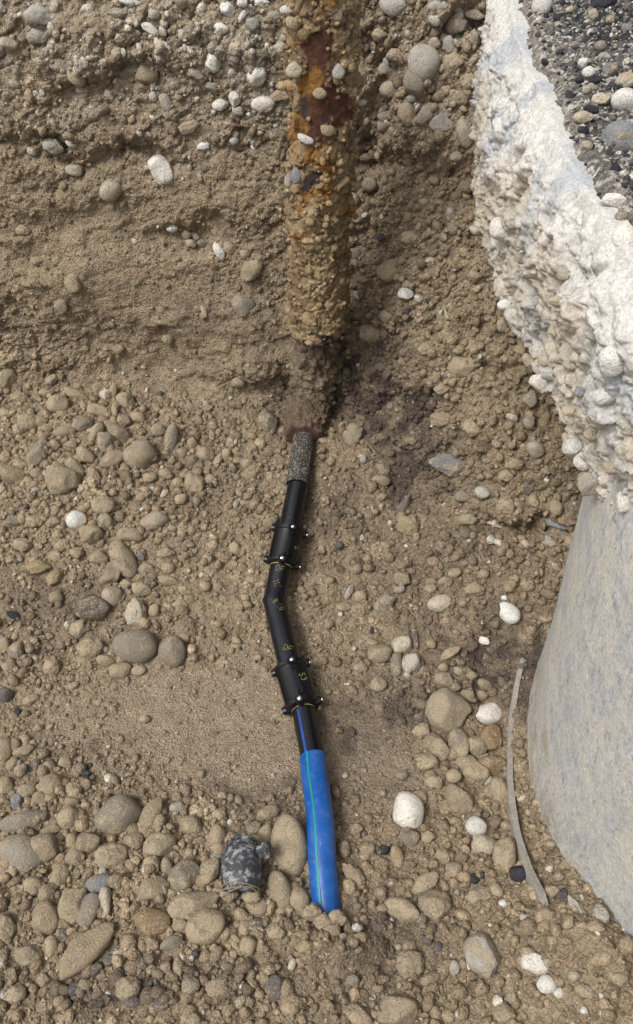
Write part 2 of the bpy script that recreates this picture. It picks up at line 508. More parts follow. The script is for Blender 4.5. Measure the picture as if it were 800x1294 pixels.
disp = disp * (0.15 + 0.85 * top_fade)
PD = P + N * disp[..., None]

# soil colour and the painted recess shade
rnd = hsh((idc * 1e6).astype(np.int64), np.zeros_like(idc, dtype=np.int64), 7)
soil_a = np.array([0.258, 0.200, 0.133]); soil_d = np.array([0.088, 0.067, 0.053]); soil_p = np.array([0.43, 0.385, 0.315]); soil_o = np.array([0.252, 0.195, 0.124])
big = fbm(X * 2.2, A * 2.2, 4, 51)
col = np.broadcast_to(soil_a, P.shape) * (1 + 0.10 * big)[..., None]
kk = np.clip(ochre, 0, 1)[..., None] * 0.8
col = col * (1 - kk) + soil_o * kk
ks = (floor_smooth * (1 - isw))[..., None] * .6
col = col * (1 - ks) + np.array([.272, .215, .155]) * ks
kp = (np.clip(pale, 0, 1) * (0.25 + 0.75 * smooth((fbm(X * 16, A * 16, 4, 61) + 0.15) * 2.2)))[..., None] * 0.6
col = col * (1 - kp) + soil_p * kp
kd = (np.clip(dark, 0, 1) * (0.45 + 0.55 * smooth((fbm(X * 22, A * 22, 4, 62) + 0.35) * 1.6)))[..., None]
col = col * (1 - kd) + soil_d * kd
cl = (0.86 + 0.30 * rnd)
cl = np.where(rnd > 0.965, 1.45, np.where(rnd < 0.03, 0.6, cl))
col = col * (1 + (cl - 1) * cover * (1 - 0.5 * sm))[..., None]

# coarse rows
def row(yv, zv):
    return np.stack([U, np.full(nu, yv), np.maximum(np.full(nu, zv), 1.5 * smooth((U - 1.5) / 0.9) + 0.03)], -1)
near = np.stack([row(a, b) for a, b in zip(near_y, near_z)])
far_y = [2.98, 3.15, 3.4, 3.8, 4.5, 6, 9, 16, 40, 100, 250]
far = np.stack([np.stack([U, np.full(nu, a), np.full(nu, ZROAD)], -1) for a in far_y])
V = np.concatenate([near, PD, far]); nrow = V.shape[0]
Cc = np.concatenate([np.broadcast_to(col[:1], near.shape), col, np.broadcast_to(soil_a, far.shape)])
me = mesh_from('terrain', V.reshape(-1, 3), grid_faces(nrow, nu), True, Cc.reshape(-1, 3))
terrain = tag(link('terrain', me, M_SOIL), 'dug brown earth wall and rubble strewn floor of the trench', None, None, 'structure')

# ray casting against the coarse relief (for laying things on it) and against the finished surface
sub = 3
Pm = (P + N * (macro * fade[None, :])[..., None])[::sub, ::sub]
BV_M = BVHTree.FromPolygons([tuple(v) for v in Pm.reshape(-1, 3)], [tuple(q) for q in grid_faces(Pm.shape[0], Pm.shape[1]).tolist()])
Pf = PD[::2, ::2]
BV_F = BVHTree.FromPolygons([tuple(v) for v in Pf.reshape(-1, 3)], [tuple(q) for q in grid_faces(Pf.shape[0], Pf.shape[1]).tolist()])
CAMV = Vector(CAM)
def hit(pxx, pyy, bv=None):
    d = Vector(pray(pxx, pyy))
    loc, nor, idx, dist = (bv or BV_M).ray_cast(CAMV, d)
    if loc is None:
        t_ = -CAM[2] / d.z if d.z < 0 else 3
        loc = CAMV + d * t_; nor = Vector((0, 0, 1))
    if nor.dot(d) > 0: nor = -nor
    return np.array(loc), np.array(nor), np.array(d)

def over(pxx, pyy, lift):
    """Point on the pixel's ray that stands 'lift' above the ground there."""
    p, n, d = hit(pxx, pyy)
    return p - d * (lift / max(0.35, abs(float(n @ d))))

# ------------------------------------------------------------------ swept tubes and lathes
def frame_for(T, ref):
    T = T / np.linalg.norm(T)
    B = np.cross(T, ref); B /= np.linalg.norm(B)
    Nn = np.cross(B, T)
    return T, Nn, B            # Nn lies towards ref

def tube_arrays(pts, radii, seg=32, ref=None, cap=True, axis=None):
    pts = np.asarray(pts, float); n = len(pts)
    radii = np.broadcast_to(np.asarray(radii, float), (n,))
    V = []
    for i in range(n):
        T = pts[min(i + 1, n - 1)] - pts[max(i - 1, 0)]
        if i + 1 < n and np.linalg.norm(T) < 1e-9: T = pts[i + 1] - pts[i]
        if axis is not None: T = np.asarray(axis, float)
        r_ = ref if ref is not None else np.array([0, -0.7, 0.7])
        T, Nn, B = frame_for(T, r_)
        a = np.linspace(0, 2 * np.pi, seg, endpoint=False)
        V.append(pts[i] + radii[i] * (np.cos(a)[:, None] * Nn + np.sin(a)[:, None] * B))
    V = np.concatenate(V)
    F = grid_faces(n, seg, True).tolist()
    if cap:
        F.append(list(range(seg))[::-1]); F.append([(n - 1) * seg + k for k in range(seg)])
    return V, F

def pydata(name, V, F, smooth_shade=True, angle=None):
    me = bpy.data.meshes.new(name)
    me.from_pydata([tuple(v) for v in np.asarray(V, float)], [], [tuple(q) for q in F])
    me.update()
    bm = bmesh.new(); bm.from_mesh(me)
    bmesh.ops.recalc_face_normals(bm, faces=bm.faces)
    for fc in bm.faces: fc.smooth = smooth_shade
    if smooth_shade:
        for e in bm.edges:
            if len(e.link_faces) == 2 and e.calc_face_angle(0) > (angle or rad(40)): e.smooth = False
    bm.to_mesh(me); bm.free()
    return me

def tube(name, pts, radii, mat, parent=None, seg=32, ref=None, cap=True):
    V, F = tube_arrays(pts, radii, seg, ref, cap)
    return link(name, pydata(name, V, F), mat, parent)

def join_arrays(parts):
    V = []; F = []; o = 0
    for v, fcs in parts:
        V.append(np.asarray(v)); F += [[i + o for i in q] for q in fcs]; o += len(v)
    return np.concatenate(V), F

VIEW_N = -FW                      # roughly towards the viewer

# ------------------------------------------------------------------ new plastic water pipe, welded end to end: one thing
R_P = 0.0385
pt = {k: over(*k, R_P + 0.012) for k in [(377, 612), (366, 670), (356, 714), (347, 759), (367, 842), (383, 895), (395, 957), (404, 1050), (412, 1146)]}
def lerp(a, b, t): return np.asarray(a) * (1 - t) + np.asarray(b) * t
pA, pB, pC, pD, pE, pF, pG, pH, pI = pt.values()
# keep each rigid length straight: relax heights along the run
zs = np.array([p[2] for p in pt.values()])
pts_run = list(pt.values())
zfit = np.polyval(np.polyfit(np.arange(9), zs, 4), np.arange(9))
def at_height(p, z):
    d = p - CAM; return CAM + d * ((z - CAM[2]) / d[2])
pA, pB, pC, pD, pE, pF, pG, pH, pI = [at_height(p, z + 0.004) for p, z in zip(pts_run, zfit)]
pI = at_height(pI, pH[2] - .030)
wp = empty('water_pipe', tuple(pE * [1, 1, 0]))
tag(wp, 'new black and blue plastic water pipe with two bolted couplers across the trench', 'pipe')
def wpart(o, parent=None):
    if parent is None: adopt(o, wp)
    else:
        o.parent = parent; o.location = (0, 0, 0)
    return o

def rounded(p0, p1, r, n=10, lip=0.004):
    L = np.linalg.norm(p1 - p0)
    ts = [0, lip * 0.3 / L, lip / L] + list(np.linspace(0.05, 0.95, n)) + [1]
    rs = [r - lip, r - lip * 0.3, r] + [r] * n + [r]
    return [lerp(p0, p1, t_) for t_ in ts], rs

pts_, rs_ = rounded(pA, lerp(pB, pC, 0.25), R_P * 0.97)
wpart(tube('pipe_end', pts_, rs_, M_BLACK, seg=48)); bpy.data.objects['pipe_end']['label'] = 'black pipe end, dusty where it meets the old iron spigot'
# the bend: two mitred spigots with a welded seam
kneeA = lerp(pC, pD, 0.93); kneeB = lerp(pD, pE, 0.05)
bendpts = [lerp(pB, pC, 0.8), pC, lerp(pC, pD, 0.5), kneeA, pD, kneeB, lerp(pD, pE, 0.4), lerp(pD, pE, 0.8), lerp(pE, pF, 0.2)]
bend = wpart(tube('bend', bendpts, [R_P] * 4 + [R_P * 1.05] + [R_P] * 4, M_BLACK, seg=48))
bend['label'] = 'black angled bend with yellow handwritten marks'
# seam bead at the mitre
seam_dir = (pE - pD) / np.linalg.norm(pE - pD) + (pD - pC) / np.linalg.norm(pD - pC)
seam_dir /= np.linalg.norm(seam_dir)
Vt, Ft = tube_arrays([pD - seam_dir * 0.004, pD - seam_dir * .002, pD + seam_dir * .002, pD + seam_dir * .004], [R_P * 1.0, R_P * 1.07, R_P * 1.07, R_P * 1.0], 48)
s_ = link('weld_seam', pydata('weld_seam', Vt, Ft), M_BLACK); wpart(s_, bend); s_.location = (0, 0, 0)

def coupler(p0, p1, r, twist):
    """Electrofusion coupler: barrel, end collars, bosses with steel screws, a lengthwise rib."""
    T = p1 - p0; L = np.linalg.norm(T); T = T / L
    _, Nn, B = frame_for(T, VIEW_N)
    prof = [(-.02, .80), (0, .98), (.012, 1.06), (.10, 1.06), (.12, 1.0), (.2, .985), (.8, .985), (.88, 1.0), (.90, 1.06), (.988, 1.06), (1.0, .98), (1.02, .80)]
    V_, F_ = tube_arrays([p0 + T * L * t_ for t_, _ in prof], [r * s for _, s in prof], 48, VIEW_N)
    c = link('coupler', pydata('coupler', V_, F_, True, rad(28)), M_COUPLER)
    wpart(c)
    def radial(a): return math.cos(a) * Nn + math.sin(a) * B
    for e, tpos in enumerate((0.055, 0.945)):
        for a_deg in (-86, -10 if e == 0 else 2, 84, 178):
            a = rad(a_deg + twist)
            q = p0 + T * L * tpos; d = radial(a)
            side = T * (-1 if e == 0 else 1)
            # boss: a stub on the collar, its screw looking up and out
            ax = d * 0.92 + VIEW_N * 0.30; ax /= np.linalg.norm(ax)
            b0 = q + d * r * 0.83
            Vb, Fb = tube_arrays([b0, b0 + ax * .012, b0 + ax * 0.0195, b0 + ax * 0.0212], [0.0170, 0.0140, 0.0112, 0.0092], 16, np.cross(T, ax))
            bo = link('boss', pydata('boss', Vb, Fb), M_COUPLER); wpart(bo, c)
            h0 = b0 + ax * 0.0208
            hp = [(0, .0047), (.0008, .0050), (.0020, .0046), (.0026, .0034), (.0026, .0022), (.0010, .0020)]
            Vs, Fs = tube_arrays([h0 + ax * t_ for t_, _ in hp], [s for _, s in hp], 14, np.cross(T, ax), True, ax)
            sc_ = link('screw', pydata('screw', Vs, Fs), M_STEEL); wpart(sc_, c)
    # rib between the front bosses, and two terminal sockets
    parts = []
    for a_deg, wd in ((-8, .010), (60, .005), (-60, .005)):
        d = radial(rad(a_deg + twist)); tn = np.cross(T, d)
        for_q = []
        for t_ in (0.13, 0.87):
            q = p0 + T * L * t_
            for sx, hh in ((-1, .90), (-1, 1.04), (1, 1.04), (1, .90)):
                for_q.append(q + d * r * hh + tn * wd * sx * .5)
        parts.append((np.array(for_q), [[0, 1, 5, 4], [1, 2, 6, 5], [2, 3, 7, 6], [0, 3, 2, 1], [4, 5, 6, 7]]))
    V_, F_ = join_arrays(parts)
    wpart(link('rib', pydata('rib', V_, F_, False), M_COUPLER), c)
    for t_ in (0.22, 0.80):
        d = radial(rad(-8 + twist)); q = p0 + T * L * t_ + d * r * 0.98
        prof = [(0, .0085), (.008, .008), (.0095, .0072), (.0095, .0050), (.003, .0045)]
        Vs, Fs = tube_arrays([q + d * x for x, _ in prof], [s for _, s in prof], 16, T, True, d)
        wpart(link('terminal_socket', pydata('terminal_socket', Vs, Fs), M_COUPLER), c)
    return c, T, Nn, B, L

c1 = coupler(lerp(pB, pC, -0.02), lerp(pB, pC, 1.0), R_P * 1.34, 0)
c1[0]['label'] = 'upper coupler, nearer the rusty riser'
c2 = coupler(lerp(pE, pF, 0.0), lerp(pE, pF, 1.0), R_P * 1.34, -6)
c2[0]['label'] = 'lower coupler, nearer the blue sleeve'
R_L = 0.0355
lo = wpart(tube('pipe_section', [lerp(pE, pF, .9), pF, lerp(pF, pG, .5), pG, lerp(pG, pH, .15)], R_L, M_BLACK, seg=48))
lo['label'] = 'short black pipe length with a blue stripe'
# blue sleeve over the pipe, cut square, curving down into the rubble
sl = [lerp(pF, pG, 0.97), lerp(pF, pG, 0.985), pG, lerp(pG, pH, .25), lerp(pG, pH, .5), lerp(pG, pH, .75), pH, lerp(pH, pI, .33), lerp(pH, pI, .66), pI, pI + (pI - pH) / np.linalg.norm(pI - pH) * .05 + np.array([0, 0, -.09])]
sl = [np.asarray(p) for p in sl]
for i in range(3, 8): sl[i] = sl[i] + np.array([0.004 * math.sin((i - 3) / 4 * math.pi), 0, 0])
R_S = 0.0380
sleeve = wpart(tube('sleeve', sl, [R_S - .004, R_S] + [R_S] * 9, M_BLUE, seg=48))
sleeve['label'] = 'bright blue sleeve with a green stripe, buried at its lower end'

def stripe(name, pts, r, a0, a1, mat, lift=0.0006, n=5):
    pts = np.asarray(pts); V_ = []
    for i in range(len(pts)):
        T = pts[min(i + 1, len(pts) - 1)] - pts[max(i - 1, 0)]
        T, Nn, B = frame_for(T, VIEW_N)
        for a in np.linspace(a0, a1, n):
            V_.append(pts[i] + (r + lift) * (math.cos(a) * Nn + math.sin(a) * B))
    return link(name, pydata(name, V_, grid_faces(len(pts), n).tolist()), mat)
sgn = 1 if frame_for(pH - pG, VIEW_N)[2][0] > 0 else -1     # which turn points to the right of the photograph
wpart(stripe('green_stripe', sl[1:10], R_S, sgn * rad(-24), sgn * rad(-16), M_GREEN), sleeve)
wpart(stripe('blue_stripe', [lerp(pF, pG, .12), lerp(pF, pG, .5), pG], R_L, sgn * rad(-28), sgn * rad(-16), M_STRIPE), lo)

# yellow depth rings and handwriting, each stroke a thin raised bead that follows the pipe
def ring(name, p, T, r, parent):
    T = T / np.linalg.norm(T)
    V_, F_ = tube_arrays([p - T * .0014, p - T * .0008, p + T * .0008, p + T * .0014], [r - .001, r + .0007, r + .0007, r - .001], 48)
    wpart(link(name, pydata(name, V_, F_), M_YELLOW), parent)
ring('depth_mark', lerp(pC, pD, .06), pD - pC, R_P, bend)
ring('depth_mark', lerp(pF, pG, .05), pG - pF, R_L, lo)

def write(p0, p1, t0, r, a0, strokes, size, parent, rot=0.0, thick=0.0006):
    """Strokes: polylines in letter units (x to the right of the photograph, y up the pipe)."""
    T = p1 - p0; L = np.linalg.norm(T); T = T / L
    _, Nn, B = frame_for(T, VIEW_N)
    if B[0] < 0: B = -B
    parts = []
    cr, sr = math.cos(rad(rot)), math.sin(rad(rot))
    for st in strokes:
        pts = []
        for (x, y) in st:
            x, y = x * cr - y * sr, x * sr + y * cr
            a = rad(a0) + x * size / r
            pts.append(p0 + T * (L * t0 - y * size) + (r + .0004) * (math.cos(a) * Nn + math.sin(a) * B))
        parts.append(tube_arrays(pts, thick, 6, VIEW_N + np.array([.01, .02, .03])))
    V_, F_ = join_arrays(parts)
    o = link('handwriting', pydata('handwriting', V_, F_), M_YELLOW)
    wpart(o, parent)
GL = {'D': [[(0, 0), (0, 1), (.4, .9), (.55, .5), (.4, .1), (0, 0)]],
      'F': [[(0, 0), (0, 1), (.55, 1)], [(0, .5), (.45, .5)]],
      '1': [[(-.1, .7), (.15, 1), (.15, 0)]],
      '/': [[(0, 0), (.4, 1)]],
      '8': [[(.25, .5), (.05, .7), (.25, 1), (.45, .75), (.05, .25), (.25, 0), (.48, .25), (.25, .5)]],
      '.': [[(0, 0), (.06, .06)]],
      '0': [[(.25, 0), (.02, .4), (.25, 1), (.48, .5), (.25, 0)]],
      '5': [[(.5, 1), (.1, 1), (.08, .6), (.4, .55), (.5, .25), (.25, 0), (0, .1)]],
      '3': [[(.05, .9), (.3, 1), (.45, .75), (.2, .52), (.48, .3), (.25, 0), (0, .1)]],
      '2': [[(.05, .8), (.25, 1), (.45, .75), (0, 0), (.5, 0)]]}
def word(s, gap=.75):
    out = []; x = 0
    for ch in s:
        if ch != ' ':
            out += [[(x + a, b) for a, b in st] for st in GL[ch]]
        x += gap if ch not in '.1' else gap * .6
    return [[(a - x / 2, b - .5) for a, b in st] for st in out]
write(pC, pD, 0.22, R_P, 0, word('DF'), 0.020, bend, -8)
write(pC, pD, 0.66, R_P, 0, word('11/'), 0.020, bend, -60)
write(pD, pE, 0.17, R_P, 22, word('8.10'), 0.021, bend, -62)
write(pD, pE, 0.82, R_P, 18, word('DF'), 0.020, bend, -30)
write(pE, pF, 0.48, R_P * 1.34, 40, word('53'), 0.020, c2[0], -75)
write(pB, pC, 0.55, R_P * 1.34, 50, word('2'), 0.020, c1[0], -75)

# ------------------------------------------------------------------ old rusty riser with its foot and spigot: one thing
def tint_material(name, rough=0.9, bump=0.004, scale=130, spec=0.25):
    m, nt, b = new_mat(name); k = NT(nt)
    pos = k.n('ShaderNodeNewGeometry').outputs['Position']
    att = k.n('ShaderNodeAttribute', attribute_name='tint').outputs['Color']
    n1 = k.noise(pos, scale, 6, 0.68); n2 = k.noise(pos, scale * 3.4, 2, 0.6)
    c = k.mix(0.85, att, k.ramp(n1, [(0.28, 0.55), (0.72, 1.38)]), 'MULTIPLY')
    c = k.mix(0.6, c, k.ramp(n2, [(0.28, 0.55), (0.7, 1.3)]), 'MULTIPLY')
    k.l(c, b.inputs['Base Color'])
    b.inputs['Roughness'].default_value = rough; b.inputs['Specular IOR Level'].default_value = spec
    h = k.math('ADD', n1, k.math('MULTIPLY', n2, 0.5))
    k.l(k.bump(h, 0.9, bump), b.inputs['Normal'])
    return m
M_RUST = tint_material('rusted_iron')
M_SOILT = M_SOIL
def grit_material():
    m, nt, b = new_mat('gritty_bitumen'); k = NT(nt)
    pos = k.n('ShaderNodeNewGeometry').outputs['Position']
    n1 = k.noise(pos, 190, 3, .6); n2 = k.noise(pos, 60, 4, .6)
    f_ = k.ramp(k.math('ADD', k.math('MULTIPLY', n1, .75), k.math('MULTIPLY', n2, .25)), [(.49, 0.0), (.56, .9)])
    c = k.mix(f_, (.012, .012, .013), k.mix(n2, (.16, .125, .085), (.30, .26, .20)))
    k.l(c, b.inputs['Base Color']); b.inputs['Roughness'].default_value = .8
    k.l(k.bump(f_, .8, .003), b.inputs['Normal'])
    return m
M_GRIT = grit_material()
M_CONC = tint_material('weathered_concrete', 0.9, 0.0022, 150)

def shaft_material():
    m, nt, b = new_mat('cast_concrete'); k = NT(nt)
    pos = k.n('ShaderNodeNewGeometry').outputs['Position']
    att = k.n('ShaderNodeAttribute', attribute_name='tint').outputs['Color']
    mp = k.n('ShaderNodeMapping'); mp.inputs['Rotation'].default_value = (.5, .3, .9); mp.inputs['Scale'].default_value = (1, 1, .35)
    k.l(pos, mp.inputs['Vector'])
    n0 = k.noise(mp.outputs[0], 26, 6, .72); n1 = k.noise(pos, 120, 5, .7); n2 = k.noise(pos, 420, 2, .6); n4 = k.noise(mp.outputs[0], 70, 4, .7)
    c = k.mix(k.ramp(n0, [(.42, 0.0), (.58, .6)]), att, (.52, .485, .41))
    c = k.mix(k.ramp(n4, [(.54, 0.0), (.66, .55)]), c, (.20, .21, .225))
    c = k.mix(1.0, c, k.ramp(n1, [(.28, .70), (.72, 1.25)]), 'MULTIPLY')
    c = k.mix(.8, c, k.ramp(n2, [(.30, .55), (.45, 1.0), (.7, 1.2)]), 'MULTIPLY')
    k.l(c, b.inputs['Base Color']); b.inputs['Roughness'].default_value = .9; b.inputs['Specular IOR Level'].default_value = .2
    h = k.math('ADD', n1, k.math('MULTIPLY', n2, .6)); h = k.math('ADD', h, k.math('MULTIPLY', n4, .7))
    k.l(k.bump(h, .8, .004), b.inputs['Normal'])
    return m
M_SHAFT = shaft_material()
RY = 2.385
def on_plane_y(px_, py_, y):
    d = pray(px_, py_); return CAM + d * (y - CAM[1]) / d[1]
bot = on_plane_y(401, 420, RY); topp = on_plane_y(411, -60, RY)
old = empty('old_iron_pipe', tuple(bot * [1, 1, 0] + [0, 0, .2]))
tag(old, 'old rusty iron riser pipe caked with earth against the trench wall', 'pipe')
RR = 0.083
nz, na = 330, 210
zz = np.concatenate([[0, 0, 0.0005, 0.002], np.linspace(0.005, 1, nz - 4)])
shr = np.concatenate([[0.0, 0.55, 0.80, 0.90], np.minimum(1, 0.93 + np.linspace(0, 1, nz - 4) * 6) + .07 * np.exp(-((np.linspace(0, 1, nz - 4) - .09) / .08) ** 2)])
ang = np.linspace(0, 2 * np.pi, na, endpoint=False)
ZZ, AA = np.meshgrid(zz, ang, indexing='ij')
Lr = np.linalg.norm(topp - bot)
ctr = bot[None, None, :] + (topp - bot)[None, None, :] * ZZ[..., None]
dirv = np.stack([np.cos(AA), np.sin(AA), np.zeros_like(AA)], -1); RIS = AA.shape
P0 = ctr + dirv * (RR * shr[:, None])[..., None]
pxr, pyr, _ = project(P0.reshape(-1, 3)); pxr = pxr.reshape(AA.shape); pyr = pyr.reshape(AA.shape)
sx = AA * RR; sy = ZZ * Lr
wxx = sx + .006 * fbm(sx * 50, sy * 50, 3, 3); wyy = sy + .006 * fbm(sx * 50 + 7, sy * 50, 3, 4)
g1, j1 = domes(wxx, wyy, 0.036, 910, 0.5); g2, j2 = domes(wxx, wyy, 0.019, 920, 0.7); g3, j3 = domes(wxx, wyy, 0.010, 930, 0.9)
wr = fbm(sx * 12, sy * 12, 4, 81)
rag = fbm(sx * 45, sy * 45, 4, 84)
def gz(lst):
    s = np.zeros_like(pxr)
    for cx, cy, rx, ry, a in lst:
        s += a * np.exp(-((pxr + 14 * wr - cx) / rx) ** 2 - ((pyr + 18 * fbm(sx * 14, sy * 14, 3, 82) - cy) / ry) ** 2)
    return smooth((s * 1.1 + 1.05 * rag - .47) / .5)
rust = gz([(400, 60, 16, 50, 1.2), (420, 130, 26, 30, 1.0), (395, 140, 18, 34, 1.0), (440, 150, 14, 30, .8), (388, 110, 10, 20, .8), (396, 230, 14, 18, 1.0), (440, 40, 14, 30, .5), (400, 175, 20, 16, .6)])
orange = gz([(378, 105, 12, 9, 1.2), (400, 106, 14, 9, .9), (378, 155, 12, 22, 1.1), (366, 178, 10, 9, 1.4), (400, 195, 18, 18, .9), (412, 240, 9, 24, 1.0), (440, 262, 8, 10, 1.0), (394, 283, 8, 6, .7), (410, 215, 12, 12, .7)])
orange = np.maximum(orange, smooth((fbm(sx * 24, sy * 24, 4, 86) - .38) * 7) * .85 * smooth((ZZ - .18) * 5))
crust = 1 - np.clip(rust * 1.1, 0, 1)
end_shade_spots = gz([(400, 437, 50, 14, 1.0), (398, 232, 9, 11, 1.3), (384, 128, 6, 14, 1.0), (410, 150, 10, 8, .6)])  # painted shade under the riser's bottom end, plus small dark spots higher up
dsp = crust * (np.maximum(g1 * smooth((ZZ - .35) * 4), np.maximum(g2, g3)) * 0.55 + 0.006) + 0.006 * wr + 0.003 * fbm(sx * 60, sy * 60, 4, 83)
dsp = dsp + crust * 0.004 * ((((sy + .25 * sx + .02 * wr) / 0.035) % 1.0)) * smooth((0.55 - ZZ) * 3)
ck_, cj_ = chunks(wxx, wyy, .05, 940, .7, .12); dsp = dsp + crust * .34 * ck_ + crust * .010 * fbm(sx * 9, sy * 7, 3, 87)
dsp = dsp * np.clip(shr, 0, 1)[:, None] ** 2
tan_c = np.array([0.280, 0.206, 0.118]); ru_c = np.array([0.075, 0.032, 0.020]); or_c = np.array([0.215, 0.105, 0.028]); dark_c = np.array([0.035, 0.028, 0.026])
brn_k = smooth((fbm(sx * 16, sy * 10, 4, 85) + .15) * 2.4)[..., None] * .52
C_ = tan_c * (0.75 + 0.6 * hsh((j2 * 1e6).astype(np.int64), 0, 3))[..., None]
C_ = C_ * (1 - brn_k) + np.array([.120, .072, .040]) * brn_k
for mk, cc in ((rust, ru_c), (orange, or_c), (end_shade_spots, dark_c)):
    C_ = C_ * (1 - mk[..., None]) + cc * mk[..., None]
PR = P0 + dirv * dsp[..., None]
C_R = C_
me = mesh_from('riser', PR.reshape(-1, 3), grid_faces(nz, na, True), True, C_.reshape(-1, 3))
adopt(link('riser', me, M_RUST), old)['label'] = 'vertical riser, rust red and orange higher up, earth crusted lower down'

def lumpy_tube(name, pts, radii, colors, amp, cell, mat, seed, nlen=70, nseg=72):
    pts = np.asarray(pts, float); m = len(pts)
    s = np.linspace(0, m - 1, nlen)
    c3 = np.stack([np.interp(s, np.arange(m), pts[:, i]) for i in range(3)], -1)
    for _ in range(6): c3[1:-1] = (c3[:-2] + c3[1:-1] * 2 + c3[2:]) / 4
    rr = np.interp(s, np.arange(m), radii)
    cc = np.stack([np.interp(s, np.arange(m), np.asarray(colors)[:, i]) for i in range(3)], -1)
    V_ = []; D_ = []
    a = np.linspace(0, 2 * np.pi, nseg, endpoint=False)
    for i in range(nlen):
        T, Nn, B = frame_for(c3[min(i + 1, nlen - 1)] - c3[max(i - 1, 0)], VIEW_N)
        d = np.cos(a)[:, None] * Nn + np.sin(a)[:, None] * B
        V_.append(c3[i] + d * rr[i]); D_.append(d)
    V_ = np.concatenate(V_); D_ = np.concatenate(D_)
    SX = np.tile(a, nlen) * rr.mean(); SY = np.repeat(np.linspace(0, 1, nlen) * np.linalg.norm(np.diff(c3, axis=0), axis=1).sum(), nseg)
    h, j = domes(SX, SY, cell, seed, .8)
    h = h + domes(SX, SY, cell * .5, seed + 50, .9)[0] * .6
    V_ = V_ + D_ * (amp * (h / cell) + amp * .5 * fbm3(V_, 22, 3, seed))[:, None]
    C2 = np.repeat(cc, nseg, 0) * (0.75 + .5 * hsh((j * 1e6).astype(np.int64), 1, 5))[:, None]
    F_ = grid_faces(nlen, nseg, True)
    me_ = mesh_from(name, V_, F_, True, C2)
    return link(name, me_, mat)
fA = over(398, 428, .03); fB = over(400, 464, .045); fC = over(393, 505, .035); fD = over(385, 548, .036)
fA[2] = bot[2] + .04
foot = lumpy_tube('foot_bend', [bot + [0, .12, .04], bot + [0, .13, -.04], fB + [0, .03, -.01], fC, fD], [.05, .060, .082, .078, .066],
                  [dark_c, [.09, .07, .055], [.19, .147, .098], [.14, .108, .076], [.145, .10, .068]], .045, .024, M_SOILT, 77, 130, 130)  # first colour paints the shade of the recess onto the foot's top
adopt(foot, old)['label'] = 'dark soil-caked foot bend under the riser'
ax = pA - fD; ax /= np.linalg.norm(ax)
fl = lumpy_tube('flange', [fD - ax * .020, fD - ax * .018, fD - ax * .012, fD + ax * .012, fD + ax * .018, fD + ax * .020], [.03, .060, .070, .070, .060, .03],
                [[.105, .070, .052], [.12, .05, .035], [.105, .072, .054], [.11, .078, .058], [.10, .05, .036], [.1, .07, .05]], .026, .014, M_RUST, 88, 60, 90)
adopt(fl, old)['label'] = 'rust red flange round the spigot'
sp = lumpy_tube('spigot', [fD + ax * .005, lerp(fD, pA, .5), lerp(fD, pA, .97) + ax * .01], [.038, .039, .038], [[.055, .050, .048], [.04, .038, .037], [.075, .07, .062]], .010, .008, M_GRIT, 99, 60, 64)
adopt(sp, old)['label'] = 'blackened gritty spigot joining the new pipe'

# ------------------------------------------------------------------ manhole shaft
MC = np.array([1.56, 1.085]); MR = 0.95
man = empty('manhole_shaft', (MC[0], MC[1], 0))
tag(man, 'large grey round concrete manhole shaft under the broken road slab', 'manhole')
dirv_R, pyr_R, crust_R = dirv, pyr, crust
na, nz = 300, 170
ang = np.linspace(0, 2 * np.pi, na, endpoint=False); zz = np.linspace(-0.12, 1.34, nz)
ZZ, AA = np.meshgrid(zz, ang, indexing='ij')
sx = AA * MR; sy = ZZ
rr = MR + 0.035 * smooth((ZZ - .15) / 1.0) + 0.004 * fbm(sx * 5, sy * 5, 4, 5) + 0.0016 * fbm(sx * 45, sy * 45, 3, 6)
PM = np.stack([MC[0] + rr * np.cos(AA), MC[1] + rr * np.sin(AA), ZZ], -1)
strk = fbm(sx * 9 + sy * 14, sy * 5 - sx * 6, 5, 91); blot = fbm(sx * 3.2, sy * 3.2, 4, 92); fine = fbm(sx * 40 + sy * 30, sy * 40, 3, 93)
cg = np.array([0.372, 0.374, 0.37]); cc_ = np.array([0.47, 0.435, 0.365]); cdk = np.array([0.205, 0.208, 0.212])
C_ = np.broadcast_to(cg, PM.shape) * (1 + 0.15 * blot)[..., None]
k1 = (smooth((strk + .1) * 2.2) * smooth((blot + .35) * 2))[..., None] * .85
C_ = C_ * (1 - k1) + cc_ * k1
k2 = (smooth((-strk - .15) * 3.5) * (0.35 + .65 * smooth((0.45 - ZZ) / .5)))[..., None] * .55
C_ = C_ * (1 - k2) + cdk * k2
C_ = C_ * 1.12 * (1 + .18 * fine)[..., None]
kq = (smooth((.26 - ZZ + .16 * blot + .10 * strk) / .14) * smooth((fine + .35 + .6 * strk) * 2.5))[..., None] * .7
C_ = C_ * (1 - kq) + np.array([.23, .18, .12]) * kq
me = mesh_from('shaft_wall', PM.reshape(-1, 3), grid_faces(nz, na, True), True, C_.reshape(-1, 3))
sw = link('shaft_wall', me, M_SHAFT); adopt(sw, man)
# top ring that carries the slab
V_, F_ = tube_arrays([[MC[0], MC[1], 1.338], [MC[0], MC[1], 1.34], [MC[0], MC[1], 1.38]], [MR - .002, MR - .01, MR - .01], 64, np.array([0, 1., 0]))
me = pydata('shaft_top', V_, F_); put_color(me, np.tile(cg, (len(V_), 1)))
adopt(link('shaft_top', me, M_CONC), man)

